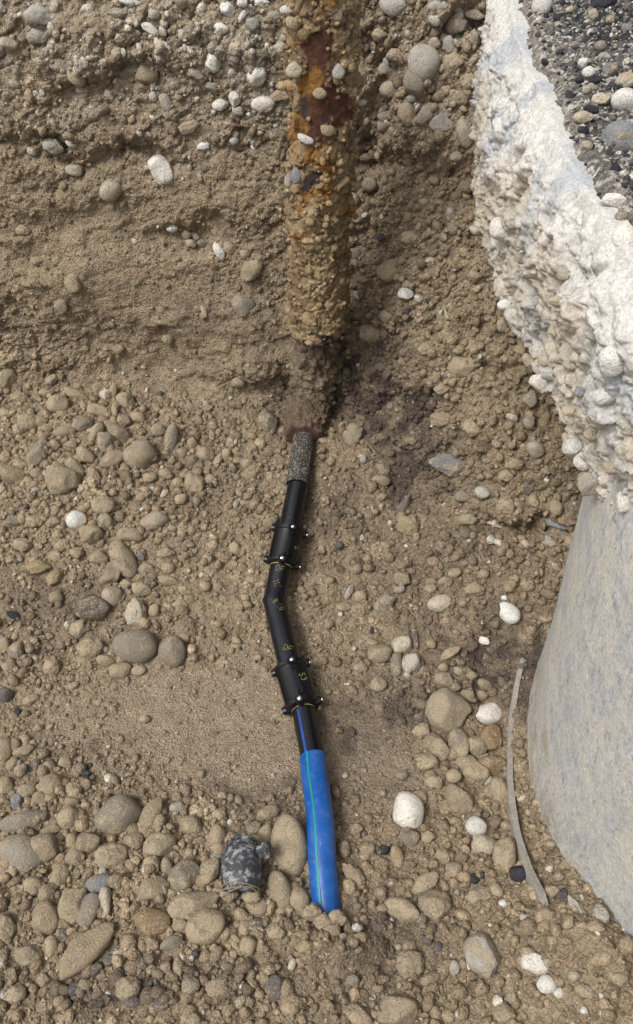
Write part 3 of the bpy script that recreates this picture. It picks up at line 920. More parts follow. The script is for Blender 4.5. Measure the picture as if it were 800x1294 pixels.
# thin curved rim of an outer ring, standing out of the soil beside the shaft
rim_px = [(661, 822), (654, 850), (645, 890), (641, 930), (641, 970), (645, 1012), (651, 1050), (662, 1088), (678, 1122), (700, 1156)]
rp = np.array([over(a + 4, b, .024) for a, b in rim_px])
tt = np.linspace(0, len(rp) - 1, 90)
zf = np.polyval(np.polyfit(np.arange(len(rp)), rp[:, 2], 2), np.arange(len(rp)))
rp = np.array([at_height(p, z) for p, z in zip(rp, zf)])
rp = np.stack([np.polyval(np.polyfit(np.arange(len(rp)), rp[:, i], 4), tt) for i in range(3)], -1)
Tn = np.gradient(rp, axis=0); Tn /= np.linalg.norm(Tn, axis=1)[:, None]
side = np.cross(Tn, [0, 0, 1.0]); side /= np.linalg.norm(side, axis=1)[:, None]
if side[45][0] < 0: side = -side
dn = np.array([0, 0, -1.0])
prof = [(-.009, -.16), (-.0095, -.02), (-.009, -.003), (-.007, 0), (.007, 0), (.009, -.004), (.009, -.16)]
jit = fbm(tt * 2.2, tt * 0, 3, 14) * .0012
tap = np.clip(np.minimum(tt / .8, (9 - tt) / .8), .25, 1)
V_ = np.stack([rp + side * (a + jit)[:, None] - dn * (b + jit * .9 - .07 * (1 - tap))[:, None] for a, b in prof], 1).reshape(-1, 3)
me = pydata('outer_ring_rim', V_, grid_faces(90, len(prof)).tolist())
put_color(me, np.tile(np.array([.27, .245, .21]), (len(V_), 1)) * (1 + .25 * fbm3(V_, 60, 3, 3))[:, None])
rim = tag(link('outer_ring_rim', me, M_CONC), 'thin grey curved rim standing out of the soil beside the manhole shaft', 'concrete rim')

# ------------------------------------------------------------------ broken road slab with its asphalt cover
ZS = 1.60
epath = np.array([(2.6, .80), (1.3, .82), (.80, .86), (.62, .93), (.535, 1.05), (.502, 1.18), (.492, 1.40), (.480, 1.62), (.475, 1.84), (.478, 2.05), (.482, 2.25), (.50, 2.5), (.52, 2.8), (.54, 3.4), (.56, 5.0)])
s_ = np.concatenate([[0], np.cumsum(np.linalg.norm(np.diff(epath, axis=0), axis=1))])
i_a, i_b = s_[4] - .16, s_[12] + .2
ss = np.concatenate([np.linspace(0, i_a, 24, endpoint=False), np.arange(i_a, i_b, .0044), np.linspace(i_b, s_[-1], 16)[1:]])
E = np.stack([np.interp(ss, s_, epath[:, i]) for i in range(2)], -1)
fi = (ss > i_a) & (ss < i_b)
for _ in range(60):
    E2 = E.copy(); E2[1:-1] = (E[:-2] + 2 * E[1:-1] + E[2:]) / 4; E = np.where((fi | (ss < i_a))[:, None], E2, E)
Te = np.gradient(E, axis=0); Te /= np.linalg.norm(Te, axis=1)[:, None]
On = np.stack([-Te[:, 1], Te[:, 0]], -1)                  # outward, over the trench
if On[len(On) // 2][0] > 0: On = -On
rec = np.interp(E[:, 1], [.8, 1.14, 1.27, 1.59, 1.85, 2.03, 2.25, 2.6, 3], [.085, .085, .065, .045, .02, 0.0, -.008, .0, .04])
ins = np.concatenate([[1.4, .9, .6], np.arange(.36, 0.024, -.006)])
g = np.arange(0, 1.0001, .0042 / .52)
und = np.array([.01, .03, .06, .12, .3, .8])
nq = len(ins) + len(g) + len(und)
ne = len(ss)
q_off = np.concatenate([-ins, np.zeros(len(g)), -und])
q_g = np.concatenate([np.zeros(len(ins)), g, np.ones(len(und))])
q_z = np.concatenate([np.full(len(ins), ZS), ZS - .50 * g, np.full(len(und), ZS - .50)])
q_s = np.concatenate([-ins, .52 * g, .52 + und])
bul = .035 * np.sin(np.pi * np.clip(q_g * 1.15, 0, 1)) - .02 * (1 - smooth(q_g / .10)) * (q_off > -.0001)
wob = .018 * fbm(ss * 5, ss * 0, 4, 9)
OFF = q_off[:, None] + bul[:, None] - rec[None, :] * smooth(q_g[:, None]) + wob[None, :] * (q_off[:, None] > -.30)
PS = np.stack([E[None, :, 0] + On[None, :, 0] * OFF, E[None, :, 1] + On[None, :, 1] * OFF, np.broadcast_to(q_z[:, None], OFF.shape)], -1)
PS[len(ins) + len(g):, :, 2] -= 0
Ns = np.cross(np.gradient(PS, axis=1), np.gradient(PS, axis=0)); Ns /= np.linalg.norm(Ns, axis=-1, keepdims=True) + 1e-9
mid = len(ins) + len(g) // 2
if (Ns[mid, ne // 2, :2] * On[ne // 2]).sum() < 0: Ns = -Ns
SX = np.broadcast_to(ss[None, :], OFF.shape); SY = np.broadcast_to(q_s[:, None], OFF.shape)
G = np.broadcast_to(q_g[:, None], OFF.shape)
wX = SX + .008 * fbm(SX * 40, SY * 40, 3, 1); wY = SY + .008 * fbm(SX * 40 + 3, SY * 40, 3, 2)
a1, b1 = domes(wX, wY, .075, 510, .5); a2, b2 = domes(wX, wY, .040, 520, .55); a3, b3 = domes(wX, wY, .020, 530, .75); a4, b4 = domes(wX, wY, .010, 540, .8)
c1_, e1_ = chunks(wX, wY, .085, 560, .6, .10); c2_, e2_ = chunks(wX, wY, .038, 570, .7, .14); c3_, e3_ = chunks(wX, wY, .017, 580, .7, .2)
face = smooth(q_g / .06)[:, None] * np.ones_like(OFF)
face2 = smooth(q_g / .24)[:, None] * np.ones_like(OFF)
lowr = smooth((G - .16 + .25 * fbm(SX * 5, SY * 5, 3, 12)) / .22)
peb = np.maximum(a1, np.maximum(a2, a3))
pbm = smooth((fbm(SX * 6 + 9, SY * 6, 3, 18) + .1) * 3)
hgt = face * (peb * (.04 + .34 * lowr * pbm) + a4 * .75 + face2 * .30 * c1_ + face2 * .32 * c2_ * (.75 + .25 * lowr) + .30 * c3_) + .022 * fbm(SX * 7, SY * 7, 5, 15) * (.25 + .75 * face) + .013 * fbm(SX * 28, SY * 28, 4, 16) * (.3 + .7 * face)
crack = smooth((fbm(SX * 10 + 3, SY * 5, 4, 19) - .25) * 6); hgt = hgt - .012 * crack * face
finem = np.where(fi, 1.0, 0.25)[None, :]
PSD = PS + Ns * (hgt * finem)[..., None]
PSD[:len(ins) - 4, :, 2] = np.minimum(PSD[:len(ins) - 4, :, 2], ZS + .004)
white = np.array([.51, .49, .455]); sandy = np.array([.41, .36, .285]); greyb = np.array([.34, .36, .385]); cream = np.array([.42, .385, .31])
C_ = np.broadcast_to(white, PS.shape) * 1.0
kl = (lowr * (.55 + .45 * smooth((fbm(SX * 12, SY * 12, 4, 22) + .3) * 2)))[..., None]
C_ = C_ * (1 - kl) + sandy * kl
idp = np.where(a1 >= peb, b1, np.where(a2 >= peb, b2, b3)); rp_ = hsh((idp * 1e6).astype(np.int64), 2, 9)
pebm = (smooth(peb / .008) * lowr * (rp_ > .72))[..., None]
C_ = C_ * (1 - pebm * .8) + cream * pebm * .8
kg = (smooth((fbm(SX * 9, SY * 5, 4, 25) - .12) * 4) * (1 - .5 * lowr))[..., None] * .7
C_ = C_ * (1 - kg) + greyb * kg
C_ = C_ * (1 + .12 * fbm(SX * 50, SY * 50, 3, 27))[..., None]
me = mesh_from('concrete_slab', PSD.reshape(-1, 3), grid_faces(nq, ne), True, C_.reshape(-1, 3))
slab = tag(link('concrete_slab', me, M_CONC), 'thick broken white concrete road slab with a ragged pebbly edge overhanging the trench', 'concrete slab')
core = E[::6] - On[::6] * .22
core = np.concatenate([core, [[3.2, 5.0], [3.2, .95]]])
kc = len(core)
Vc = np.concatenate([np.column_stack([core, np.full(kc, ZS - .465)]), np.column_stack([core, np.full(kc, ZS - .035)])])
Fc = [[i, (i + 1) % kc, kc + (i + 1) % kc, kc + i] for i in range(kc)]
mc = pydata('concrete_core', Vc, Fc, False); put_color(mc, np.tile(sandy * .9, (len(Vc), 1)))
link('concrete_core', mc, M_CONC, slab)
BV_S = BVHTree.FromPolygons([tuple(v) for v in PSD[::2, ::2].reshape(-1, 3)], [tuple(q) for q in grid_faces(len(range(0, nq, 2)), len(range(0, ne, 2))).tolist()])

# asphalt cover, set back unevenly from the broken edge
M_ASPH = soil_material('gravelly_asphalt', 1.0, 0.8, 0.9, 0.9)
edge_in = .008 + .022 * (fbm(ss * 6, ss * 0 + 2, 4, 33) + .6) + .006 * fbm(ss * 23, ss * 0 + .37, 5, 34, .7)
edge_in = np.maximum(edge_in + .008, .027)
ai = np.concatenate([[0, 0, .004, .010], np.arange(.014, .46, .0046), [.5, .6, .8, 1.1, 1.5]])
az = -.012 + .027 * smooth(ai / .045)
OFA = -(edge_in[None, :] * (1 - smooth(ai[:, None] / .07)) + .025 * smooth(ai[:, None] / .07) + ai[:, None]) + wob[None, :] * (ai[:, None] < .3)
PA = np.stack([E[None, :, 0] + On[None, :, 0] * OFA, E[None, :, 1] + On[None, :, 1] * OFA, ZS + np.broadcast_to(az[:, None], OFA.shape)], -1)
SX = np.broadcast_to(ss[None, :], OFA.shape); SY = np.broadcast_to(ai[:, None], OFA.shape)
a1, b1 = domes(SX, SY, .036, 610, .12); a2, b2 = domes(SX, SY, .020, 620, .6); a3, b3 = domes(SX, SY, .0105, 630, .9)
inr = smooth((SY - .02) / .16)
pb = np.maximum(np.maximum(a1 * (.2 + .8 * inr), a2 * (.6 + .4 * inr)), a3)
hA = (pb * .85 + .010 * fbm(SX * 8, SY * 8, 4, 35)) * np.where(fi, 1, .2)[None, :] * smooth(SY / .02)
PA[..., 2] += hA
ida = np.where(a1 * inr >= pb, b1, np.where(a2 * (.25 + .75 * inr) >= pb, b2, b3)); ra = hsh((ida * 1e6).astype(np.int64), 4, 2)
brn = np.array([.155, .135, .115]); blk = np.array([.035, .034, .037]); lgt = np.array([.42, .39, .34])
zone = smooth((SY - .03 + .07 * fbm(SX * 6, SY * 6, 3, 36)) / .12) * (.35 + .65 * smooth((fbm(SX * 4 + 5, SY * 4, 3, 37) + .35) * 2))
C_ = brn * (1 - zone[..., None]) + blk * zone[..., None]
C_ = C_ * (.45 + 1.15 * ra)[..., None]
lm = ((ra > .80) & (pb > .0015))[..., None]
C_ = np.where(lm, lgt * (.6 + .5 * (ra[..., None] * 17 % 1)), C_)
me = mesh_from('asphalt_layer', PA.reshape(-1, 3), grid_faces(len(ai), ne), True, C_.reshape(-1, 3))
asph = link('asphalt_layer', me, M_ASPH, slab)
asph['label'] = 'dark gravelly asphalt cover on top of the slab'
BV_A = BVHTree.FromPolygons([tuple(v) for v in PA[::2, ::2].reshape(-1, 3)], [tuple(q) for q in grid_faces(len(range(0, len(ai), 2)), len(range(0, ne, 2))).tolist()])

# ------------------------------------------------------------------ stone shapes (shared meshes)
def ico(sub):
    bm = bmesh.new(); bmesh.ops.create_icosphere(bm, subdivisions=sub, radius=1)
    V_ = np.array([v.co[:] for v in bm.verts]); F_ = np.array([[v.index for v in f_.verts] for f_ in bm.faces]); bm.free()
    return V_ / np.linalg.norm(V_, axis=1)[:, None], F_

def stone_shape(kind, seed, sub):
    rng = np.random.default_rng(seed)
    D, F_ = ico(sub)
    if kind == 'r':                       # water-worn cobble
        npl, lo, p = 11, .74, 11
    elif kind == 'o':                     # smooth river cobble
        npl, lo, p = 7, .84, 7
    elif kind == 'a':                     # broken, blunt edged rock
        npl, lo, p = 13, .60, 22
    elif kind == 's':                     # thin shard
        npl, lo, p = 12, .55, 26
    else:                                 # crumbling clod of earth
        npl, lo, p = 11, .72, 12
    n = rng.normal(size=(npl, 3)); n /= np.linalg.norm(n, axis=1)[:, None]
    dd = rng.uniform(lo, 1.0, npl)
    c = np.maximum(D @ n.T, 1e-4) / dd
    r = 1 / (np.sum(c ** p, 1) + 1.0) ** (1 / p)
    V_ = D * r[:, None]
    if kind == 'r': V_ *= (1 + .07 * fbm3(D, 1.6, 2, seed) + .025 * fbm3(D, 6, 3, seed + 1))[:, None]
    if kind == 'o': V_ *= (1 + .06 * fbm3(D, 1.2, 1, seed) + .006 * fbm3(D, 7, 2, seed + 1))[:, None]
    if kind == 'a': V_ *= (1 + .10 * fbm3(D, 2.4, 3, seed) + .04 * fbm3(D, 7, 3, seed + 1))[:, None]
    if kind == 's': V_ *= (1 + .16 * fbm3(D, 3.0, 4, seed))[:, None]
    if kind == 'c': V_ *= (1 + .22 * fbm3(D, 2.8, 4, seed) + .09 * fbm3(D, 8, 3, seed + 1))[:, None]
    ext = (V_.max(0) - V_.min(0)) / 2; V_ = (V_ - (V_.max(0) + V_.min(0)) / 2) / ext
    return V_, F_

SHAPES = {}
for kd in 'rasco':
    for big_ in (0, 1):
        lst = []
        for i in range(9):
            V_, F_ = stone_shape(kd, 1000 + ord(kd) * 20 + i, 4 if big_ else 3)
            m_ = mesh_from({'r': 'cobble', 'a': 'rock', 's': 'shard', 'c': 'clod', 'o': 'cobble'}[kd], V_, F_, True)
            m_.materials.append(M_STONE)
            lst.append(m_)
        SHAPES[kd, big_] = lst

COLS = {   # colour, how much of it the dust hides
    'T': ((.325, .262, .178), .60), 'G': ((.235, .204, .162), .54), 'W': ((.56, .535, .48), .28), 'L': ((.36, .33, .28), .48),
    'Y': ((.31, .245, .142), .50), 'O': ((.26, .178, .098), .52), 'D': ((.036, .035, .040), .26), 'P': ((.130, .110, .102), .48), 'C': ((.42, .365, .275), .46),
    'K': ((.205, .205, .205), .44)}
SIZEW = ['tiny', 'small', 'fist-sized', 'large']
COLW = {'T': 'tan', 'G': 'grey-brown', 'W': 'white', 'L': 'pale grey', 'Y': 'yellowish', 'O': 'orange-brown', 'D': 'black', 'P': 'purplish grey', 'C': 'cream', 'K': 'blue-grey'}

STONES = """
# under the wall, left heap
10 479 24 32 0 T a|angular dusty block jutting at the frame edge below the earth wall
75 514 28 25 0 T r|rounded tan cobble in the heap just below the earth wall
37 537 29 27 20 T c
97 502 36 14 25 T a|long thin dusty stone lying slantwise at the foot of the earth wall
160 508 27 21 40 T a|blocky tan stone at the upper end of the left heap beside bare wall
143 498 25 11 100 T r
124 521 28 16 25 T a
145 521 22 9 95 T r
105 540 28 24 10 G a
83 547 30 18 -10 T r
121 550 31 16 -65 T r|egg-shaped tan cobble standing upright in the left rubble heap
150 552 36 24 40 G a
136 562 32 24 70 G a
178 577 44 40 0 T o|big round dusty cobble at the upper end of the left rubble heap
142 582 33 20 -25 T r
108 578 28 19 40 T r
96 593 31 18 50 T r|smooth lozenge-shaped tan stone in the middle of the left rubble heap
51 574 44 24 -60 G a|tall grey triangular rock in the left rubble heap
18 601 42 22 25 T r|oblong tan cobble low in the left rubble heap at the frame edge
28 590 22 16 0 T c
80 610 46 42 20 T c|largest lumpy clod in the left rubble heap
48 599 16 14 0 T r
120 606 32 18 80 T c
70 564 16 15 0 T c
91 564 15 12 0 T r
175 530 20 16 10 T r
157 534 18 16 0 T a
98 658 27 24 -10 W o|shiny pale pebble, cleanest stone left of the pipe
133 660 22 20 70 G r
131 640 30 26 0 T r
196 659 36 24 -8 C o|pale egg-shaped cobble at the foot of the left rubble heap
24 545 14 18 0 T a
10 525 18 14 0 T c
60 498 20 12 0 T c
25 505 20 16 0 T c
66 480 18 12 -30 T c
52 535 16 22 80 T c
80 525 12 10 0 T c
# middle, left of pipe
216 558 43 17 -78 G o|slim sausage-shaped stone standing on end in the rubble
200 545 20 17 0 T r
246 612 25 25 0 T a
267 607 18 14 0 T c
244 562 17 14 80 T a
260 576 24 22 20 T a
275 584 21 10 -52 T a
287 577 18 13 70 T a
338 535 33 25 60 G a|grey-brown rock half buried beside the old spigot
229 632 17 14 0 T c
208 625 12 11 0 C a
225 612 14 14 0 T r
298 695 19 16 60 T c
313 588 22 18 30 G a
261 513 12 9 70 L a
190 605 18 14 0 T c
210 600 20 14 20 T c
165 677 33 19 5 T r|low oval tan cobble just above the long grey oval cobble
116 677 31 25 0 T a|tan pointed rock above the long grey oval cobble
156 708 54 29 62 G o|long grey oval cobble left of the upper coupler
126 705 26 18 5 T r
142 727 34 23 -70 G a
118 771 42 33 25 P a|dark brown triangular rock amid the left rubble
143 754 27 25 40 C r|cream cobble half hidden behind the dark triangular rock
179 747 27 19 15 T a
172 775 36 30 80 C c|crumbly pale yellow clod above the stained grey cobble
195 773 17 15 80 T r
172 819 56 44 10 G o|large grey cobble with a dark stained lower edge
218 826 42 35 85 G o|smooth oval cobble, rightmost of the pair at the heap's lower end
153 849 29 20 -5 T r
176 849 19 14 -10 T r
100 797 27 22 -60 T c
134 837 24 15 15 T r
22 824 27 20 -60 G r
7 817 22 14 80 T r
11 845 16 14 0 T r
67 845 23 21 0 T c
40 885 21 12 -15 T r
8 880 22 18 60 P r
72 756 18 16 0 T r
70 731 21 17 -20 Y a
30 690 24 20 10 T c
212 735 26 13 10 T a
228 765 19 12 -10 T a
115 822 34 30 0 T c|wide flat tan clod left of the stained grey cobble
50 717 34 20 0 Y c
20 780 24 10 35 D s|thin dark splinter in the rubble at the left
98 700 18 16 0 T c
80 690 20 18 0 T c
160 740 18 14 0 T c
44 660 20 18 0 T c
70 660 18 14 0 T c
20 660 22 16 10 G c
178 703 14 8 60 K a
185 720 20 16 0 T c
210 700 24 18 0 T c
# lower left heap
150 1033 60 49 -15 G o|big smooth purplish oval cobble in the lower left heap
191 1034 52 26 -65 T a|long tan stone leaning against the big purplish oval cobble
202 1071 40 32 15 T a|sharp-edged tan rock right of the big purplish oval cobble
30 1083 66 46 12 L o|large pale scuffed cobble at the frame edge in the lower left
57 1073 42 34 30 T r|tan cobble tucked behind the large pale scuffed cobble
33 1041 64 28 -8 G a|long grey-brown slab-like rock above the large pale scuffed cobble
88 1036 31 29 0 T a
66 996 34 30 -20 T a
36 1002 26 22 0 T c
23 1016 22 15 80 K a
112 1068 30 25 20 T a
96 1085 25 23 0 T r
143 1085 46 32 0 T c
169 1066 26 21 0 T r
192 1096 24 24 0 T c
6 950 31 22 85 T r
94 1000 22 20 20 T c
92 1016 19 14 0 T r
54 1012 25 16 20 T r
9 995 25 18 80 T r
110 981 17 11 70 D s|upper of two black tar flakes in the lower left rubble
102 1046 20 12 -70 D s|lower of two black tar flakes, beside the big purplish oval cobble
47 967 13 9 -60 P r
184 910 15 11 0 T r
211 1098 26 15 80 T a
64 1051 26 13 -15 T r
20 943 18 14 80 T r
34 950 22 14 -20 T r
28 975 18 16 0 T r
58 973 18 12 10 T r
84 965 18 14 0 T c
# bottom left
109 1200 86 38 -42 T a|long angular block with a squared end, lowest large rock at left
58 1163 43 33 65 T r|tan cobble just left of the long angular block
93 1146 46 36 -70 T a|tan rock above the long angular block
113 1152 43 28 -62 G r
127 1119 35 24 -8 K o|blue-grey oval cobble in the lower left heap
195 1125 39 29 0 T r|pitted tan cobble above the reddish cobble
193 1167 47 32 15 O o|smooth reddish tan cobble in the lower left heap
133 1143 38 17 -80 C a
43 1122 27 22 20 T r
61 1132 26 24 60 T r
75 1111 34 22 -60 T r
8 1176 40 28 80 T c
44 1146 20 11 -70 P s
38 1208 34 26 -20 T a
66 1197 25 18 80 T r
163 1250 31 29 0 T c
168 1266 21 14 5 P r
22 1258 25 23 0 T c
123 1225 17 14 -30 P r
152 1232 18 13 30 P r
178 1218 16 13 -30 P r
193 1226 16 12 0 P r
76 1267 15 14 0 T r
16 1234 20 12 80 P r
82 1180 18 14 0 P c
206 1268 18 22 60 P a
140 1215 18 16 0 P c
108 1245 18 16 0 T c
56 1240 18 18 0 T c
# around the old fitting
366 1074 79 48 88 T o|largest boulder, mud-coated, between the old fitting and the blue sleeve
336 1059 32 21 -78 Y o|smooth upright egg-shaped cobble leaning on the largest boulder
322 1050 21 17 -40 G r
274 1061 32 25 85 T o|rounded tan cobble touching the top of the old black fitting
243 1046 34 23 22 T r
235 1109 46 36 -35 G a|broad rock with a grey bare face left of the old black fitting
264 1104 37 27 -60 T a
247 1147 68 35 -12 T a|elongated pitted tan rock below and left of the old black fitting
260 1174 52 42 -20 T r|pale rounded rock at the bottom under the elongated pitted rock
354 1130 52 31 80 T o|upright oval cobble below the largest boulder
379 1142 37 25 80 T r|cobble wedged between the upright oval cobble and the blue sleeve
397 1125 18 14 -60 T c|small clod stuck against the side of the blue sleeve
281 1007 13 10 0 G r
224 1022 20 13 -5 L r
259 1028 18 16 0 T c
277 1032 18 17 0 T c
338 1030 32 19 -25 T c
329 1150 25 18 -70 T a
394 1154 26 22 0 T c@P
409 1166 28 22 0 T c@P
426 1162 26 22 0 T c@P
418 1178 26 20 0 T c@P
314 1197 26 24 -20 T r
275 1250 31 27 0 T c|round lumpy clod at the bottom below the old black fitting
324 1172 24 20 0 P r
349 1249 31 25 70 P a|dark purplish broken rock at the bottom left of the blue sleeve
372 1218 15 10 -65 C r
388 1198 21 18 -20 Y c
226 1225 25 14 85 T r
242 1246 24 22 0 G c
371 1268 26 21 -15 Y c
228 1171 20 17 0 T r
331 1197 18 12 85 T r
217 1193 30 18 -20 G r
293 1243 9 8 0 W a
318 1135 24 18 0 T c@P
290 1132 24 20 0 T c@P
350 1180 24 20 0 T c
303 1265 18 14 -60 T c
345 1225 20 9 -20 T r
# right of the blue sleeve
515 1028 48 43 65 W o|smooth white heart-shaped cobble right of the blue sleeve
578 1012 42 33 65 T a|tall tan rock above the two whitish cobbles
601 1047 27 25 0 W o|white cobble, upper of the two touching whitish cobbles
611 1073 33 29 -20 C r|muddy cream cobble, lower of the two touching whitish cobbles
502 1085 29 17 80 Y o|small yellowish egg-shaped pebble below the white heart-shaped cobble
464 1076 20 19 0 T c
446 1107 36 20 50 T c
508 1152 48 27 22 T r|oblong tan cobble at the end of the blue sleeve
550 1148 42 39 0 T c|big round clod right of the oblong tan cobble
606 1136 36 27 0 T c
637 1087 45 33 80 T r|brown boulder beside the lower part of the curved rim
517 1061 27 20 10 G r
537 1118 42 22 -35 T a
485 1076 16 13 -20 D c|black tar lump right of the blue sleeve
600 1113 14 12 60 D c|black tar lump below the muddy cream cobble
434 1073 18 16 0 G r
436 982 8 7 -60 C a
573 983 21 19 0 T r
600 977 36 25 35 T a
632 1004 38 24 80 T a
548 990 24 20 0 T c
530 1010 22 18 0 T c
508 982 15 12 0 G a
540 1060 20 16 0 T c
560 1085 22 18 0 T c
574 1102 22 20 0 T r
450 1050 18 16 0 T c
517 1220 38 34 0 T c|round earthy clod standing proud of dark soil at the bottom
501 1279 52 36 12 G a|olive grey sharp-edged rock cut by the bottom of the frame
452 1286 38 24 50 T a|tan wedge of rock at the bottom left of the olive grey rock
610 1209 52 42 60 L a|pale wedge-shaped rock half sunk in brown soil
597 1219 17 14 -30 W a
575 1223 17 15 80 L r
453 1188 19 14 0 Y c
433 1188 11 10 0 L r
445 1238 17 14 0 G r
503 1198 9 7 0 L r
554 1198 13 12 -30 P r
540 1190 14 12 0 P c
480 1175 14 12 0 P c
656 1108 23 20 -10 D a|broken dark stone against the curved rim
636 1144 13 11 15 W o|small round white pebble below the broken dark stone
665 1162 12 11 0 L r
674 1188 11 11 0 P a
691 1160 25 24 0 T r|round tan stone at the lower end of the curved rim
678 1217 36 25 30 W a|crooked white stone at the bottom right
693 1243 25 22 0 W o|round white cobble just below the crooked white stone
708 1254 14 13 0 W o
648 1239 18 10 50 W r
647 1260 17 14 80 G r
739 1276 10 9 0 W r
727 1232 17 13 0 L r
694 1216 12 11 0 L a
638 1280 32 26 10 T c
728 1150 34 14 62 L s|pale upright shard between rim and manhole shaft
628 1128 20 16 60 T r
720 1168 18 14 -60 T c
670 1205 20 16 0 T c
760 1210 34 20 -25 T c
752 1175 24 18 10 T c
740 1252 26 16 20 T c
780 1235 24 20 0 T c
708 1110 16 14 0 T c
697 1070 14 12 0 T c
660 1010 13 8 -25 C r
676 995 10 8 0 T r
682 1005 8 14 0 C r
669 1028 9 7 60 C r
690 1025 18 14 0 T c
700 1130 20 16 0 T c
# floor between pipe and rim
487 764 32 20 -42 G a|olive grey angular stone above the cream cobble's row
505 746 15 10 -10 L r
556 764 32 22 -14 C o|cream oval cobble with a brown earthy patch
642 775 33 24 35 W o|clean pale oval cobble nearest the manhole shaft
480 828 32 23 0 T r|tan oval cobble left of the pale square stone
508 817 25 23 0 C a
501 842 32 15 -82 G a|narrow upright grey stone touching the pale square stone
519 840 25 24 -10 L a|pale square stone right of the lower coupler
478 866 22 20 0 T a
525 813 38 7 82 P s|thin curved dark splinter above the pale square stone
565 902 56 54 20 T a|broad flat-faced tan rock, widest on the floor right of the pipe
560 861 26 21 20 T a
614 905 37 29 0 W r|white rock above the orange-brown rock
622 935 36 29 -70 O a|orange-brown faceted rock against the curved rim
600 945 30 26 20 G a
580 942 39 29 75 G r|grey oval cobble under the broad flat-faced rock
552 946 38 24 55 T a|smooth slanted tan stone under the broad flat-faced rock
617 970 44 26 -10 O a|wide ochre rock below the orange-brown rock
590 968 32 24 10 T a
611 867 18 16 40 T r
608 881 18 14 -10 T r
441 750 23 9 -65 L a
434 768 20 14 0 T a
509 733 22 19 10 T a
530 908 15 12 0 P r
532 926 23 22 0 T c
568 826 30 12 -30 T a
646 744 11 10 0 L r
637 756 8 7 0 W r
612 810 15 10 20 W s
575 725 18 12 -20 T r
560 735 14 9 -30 L r
545 745 16 14 0 T c
600 745 26 20 0 T c
456 755 18 16 0 T c
545 815 14 12 0 T c
560 845 14 12 0 T r
580 850 14 12 0 T r
595 855 16 12 0 T r
575 870 16 14 0 T c
590 880 18 16 0 T c
540 965 28 22 0 T c
665 740 20 16 0 T c
470 815 18 14 0 T c
455 845 20 16 0 G c
# bank on the right, under the slab
448 553 34 27 -75 T c|smooth rounded clod on the earth mound right of the old spigot
573 588 62 30 5 K s|jagged slate-grey shard sticking out of the right bank
480 608 24 14 10 T r
482 594 19 15 0 T a
510 641 38 11 -60 P s
517 666 32 26 10 Y c|yellowish clod at the foot of the right bank
610 622 21 16 20 L r|small pale pebble below the slate-grey shard
585 626 20 17 0 G r
669 504 24 20 80 L r
668 534 17 14 60 L r
675 567 25 22 30 L r|pale cobble stuck in the right bank below the slab edge
668 616 19 13 -50 P s|small purplish splinter in the right bank
706 543 22 17 70 O r
629 660 24 9 18 C s
708 660 40 13 15 K s|grey flat shard tucked against the top of the manhole shaft
700 642 22 18 70 T r
674 633 20 15 70 T c
721 686 24 19 60 O r
712 678 13 12 0 G r
664 689 15 12 0 C r
692 684 20 12 30 L s
640 600 20 16 0 T c
560 530 30 22 0 T c
600 540 34 24 0 T c
650 585 24 18 0 T c
590 655 26 18 0 T c
640 640 26 20 10 T c
735 655 16 14 0 T r
728 665 14 12 0 T c
585 463 46 38 0 T c|big projecting clod in the right bank with a dark hollow below
536 256 14 9 0 L r
570 270 15 9 60 L a
513 371 20 17 -20 W a|pale angular stone in the right bank beside the riser's lower end
557 402 21 9 80 G s
565 400 20 6 75 C s
545 328 17 7 -10 C s
498 341 42 27 -15 T a|flat tan block set in the bank just right of the rusty riser
466 234 20 18 0 G r
450 323 18 16 0 G r
634 411 19 14 70 L r
470 420 30 26 0 T c
540 440 26 18 0 T c
600 350 22 18 0 T c
520 300 26 20 0 T c
490 400 22 18 0 T c
560 490 24 18 0 T c
# high on the bank right of the riser
500 6 42 28 10 L r|pale cobble at the top of the frame right of the rusty riser
536 80 46 41 70 L o|biggest pale cobble in the bank between riser and slab
525 105 38 30 70 G r|grey cobble just below the biggest pale cobble in the bank
494 115 26 20 0 L a|pale chipped stone left of the grey bank cobble
548 55 19 14 20 L r
567 59 21 15 80 L r
502 70 22 17 30 G r
485 87 17 15 0 L r
489 79 14 8 80 L r
601 17 27 12 12 C r|cream oval stone high up against the slab edge
600 50 18 16 40 L a
575 30 30 24 -20 L c
603 96 22 8 65 L s
558 158 31 23 10 L a|pale block in the middle of the right bank near the slab
588 168 36 22 75 C r|pale cobble, first of two pressed against the slab edge
605 160 32 20 80 L r|grey cobble, second of two pressed against the slab edge
577 197 17 14 0 L c
520 125 12 10 0 L r
514 146 30 24 75 T c
536 150 26 20 -30 L c
552 10 28 18 0 L c
480 45 24 18 0 G c
487 148 18 16 0 G c
486 162 16 14 0 G r
572 80 28 26 0 T c
590 105 26 22 0 T c
580 125 24 20 0 T c
# set in the earth wall left of the riser
52 22 40 24 5 L c|pale lumpy concretion high on the wall in the top corner
48 45 28 18 0 L c
12 54 24 14 12 C r|cream cobble in the wall at the upper frame edge
2 6 12 8 80 W r
165 3 28 8 8 W a
190 36 24 11 36 W s|white streaked flake slanting high on the earth wall
205 58 26 13 40 W s
177 60 13 8 70 W a
75 82 30 17 10 L a
105 113 18 11 0 C r
96 95 25 22 40 T r
46 86 9 9 0 L r
187 93 28 24 20 T r
194 106 17 7 -75 W r|upper of two slim white pebbles set upright in the wall
193 146 17 7 -82 W r|lower of two slim white pebbles set upright in the wall
288 12 21 16 40 W a|white square-cut stone near the top of the wall
306 23 17 8 -60 W r
319 32 19 17 0 L r
278 38 21 15 0 W c
298 58 22 17 -60 C a
268 77 23 19 40 W a|rough white stone in the upper wall, left of the round pale lump
297 73 15 13 0 K a
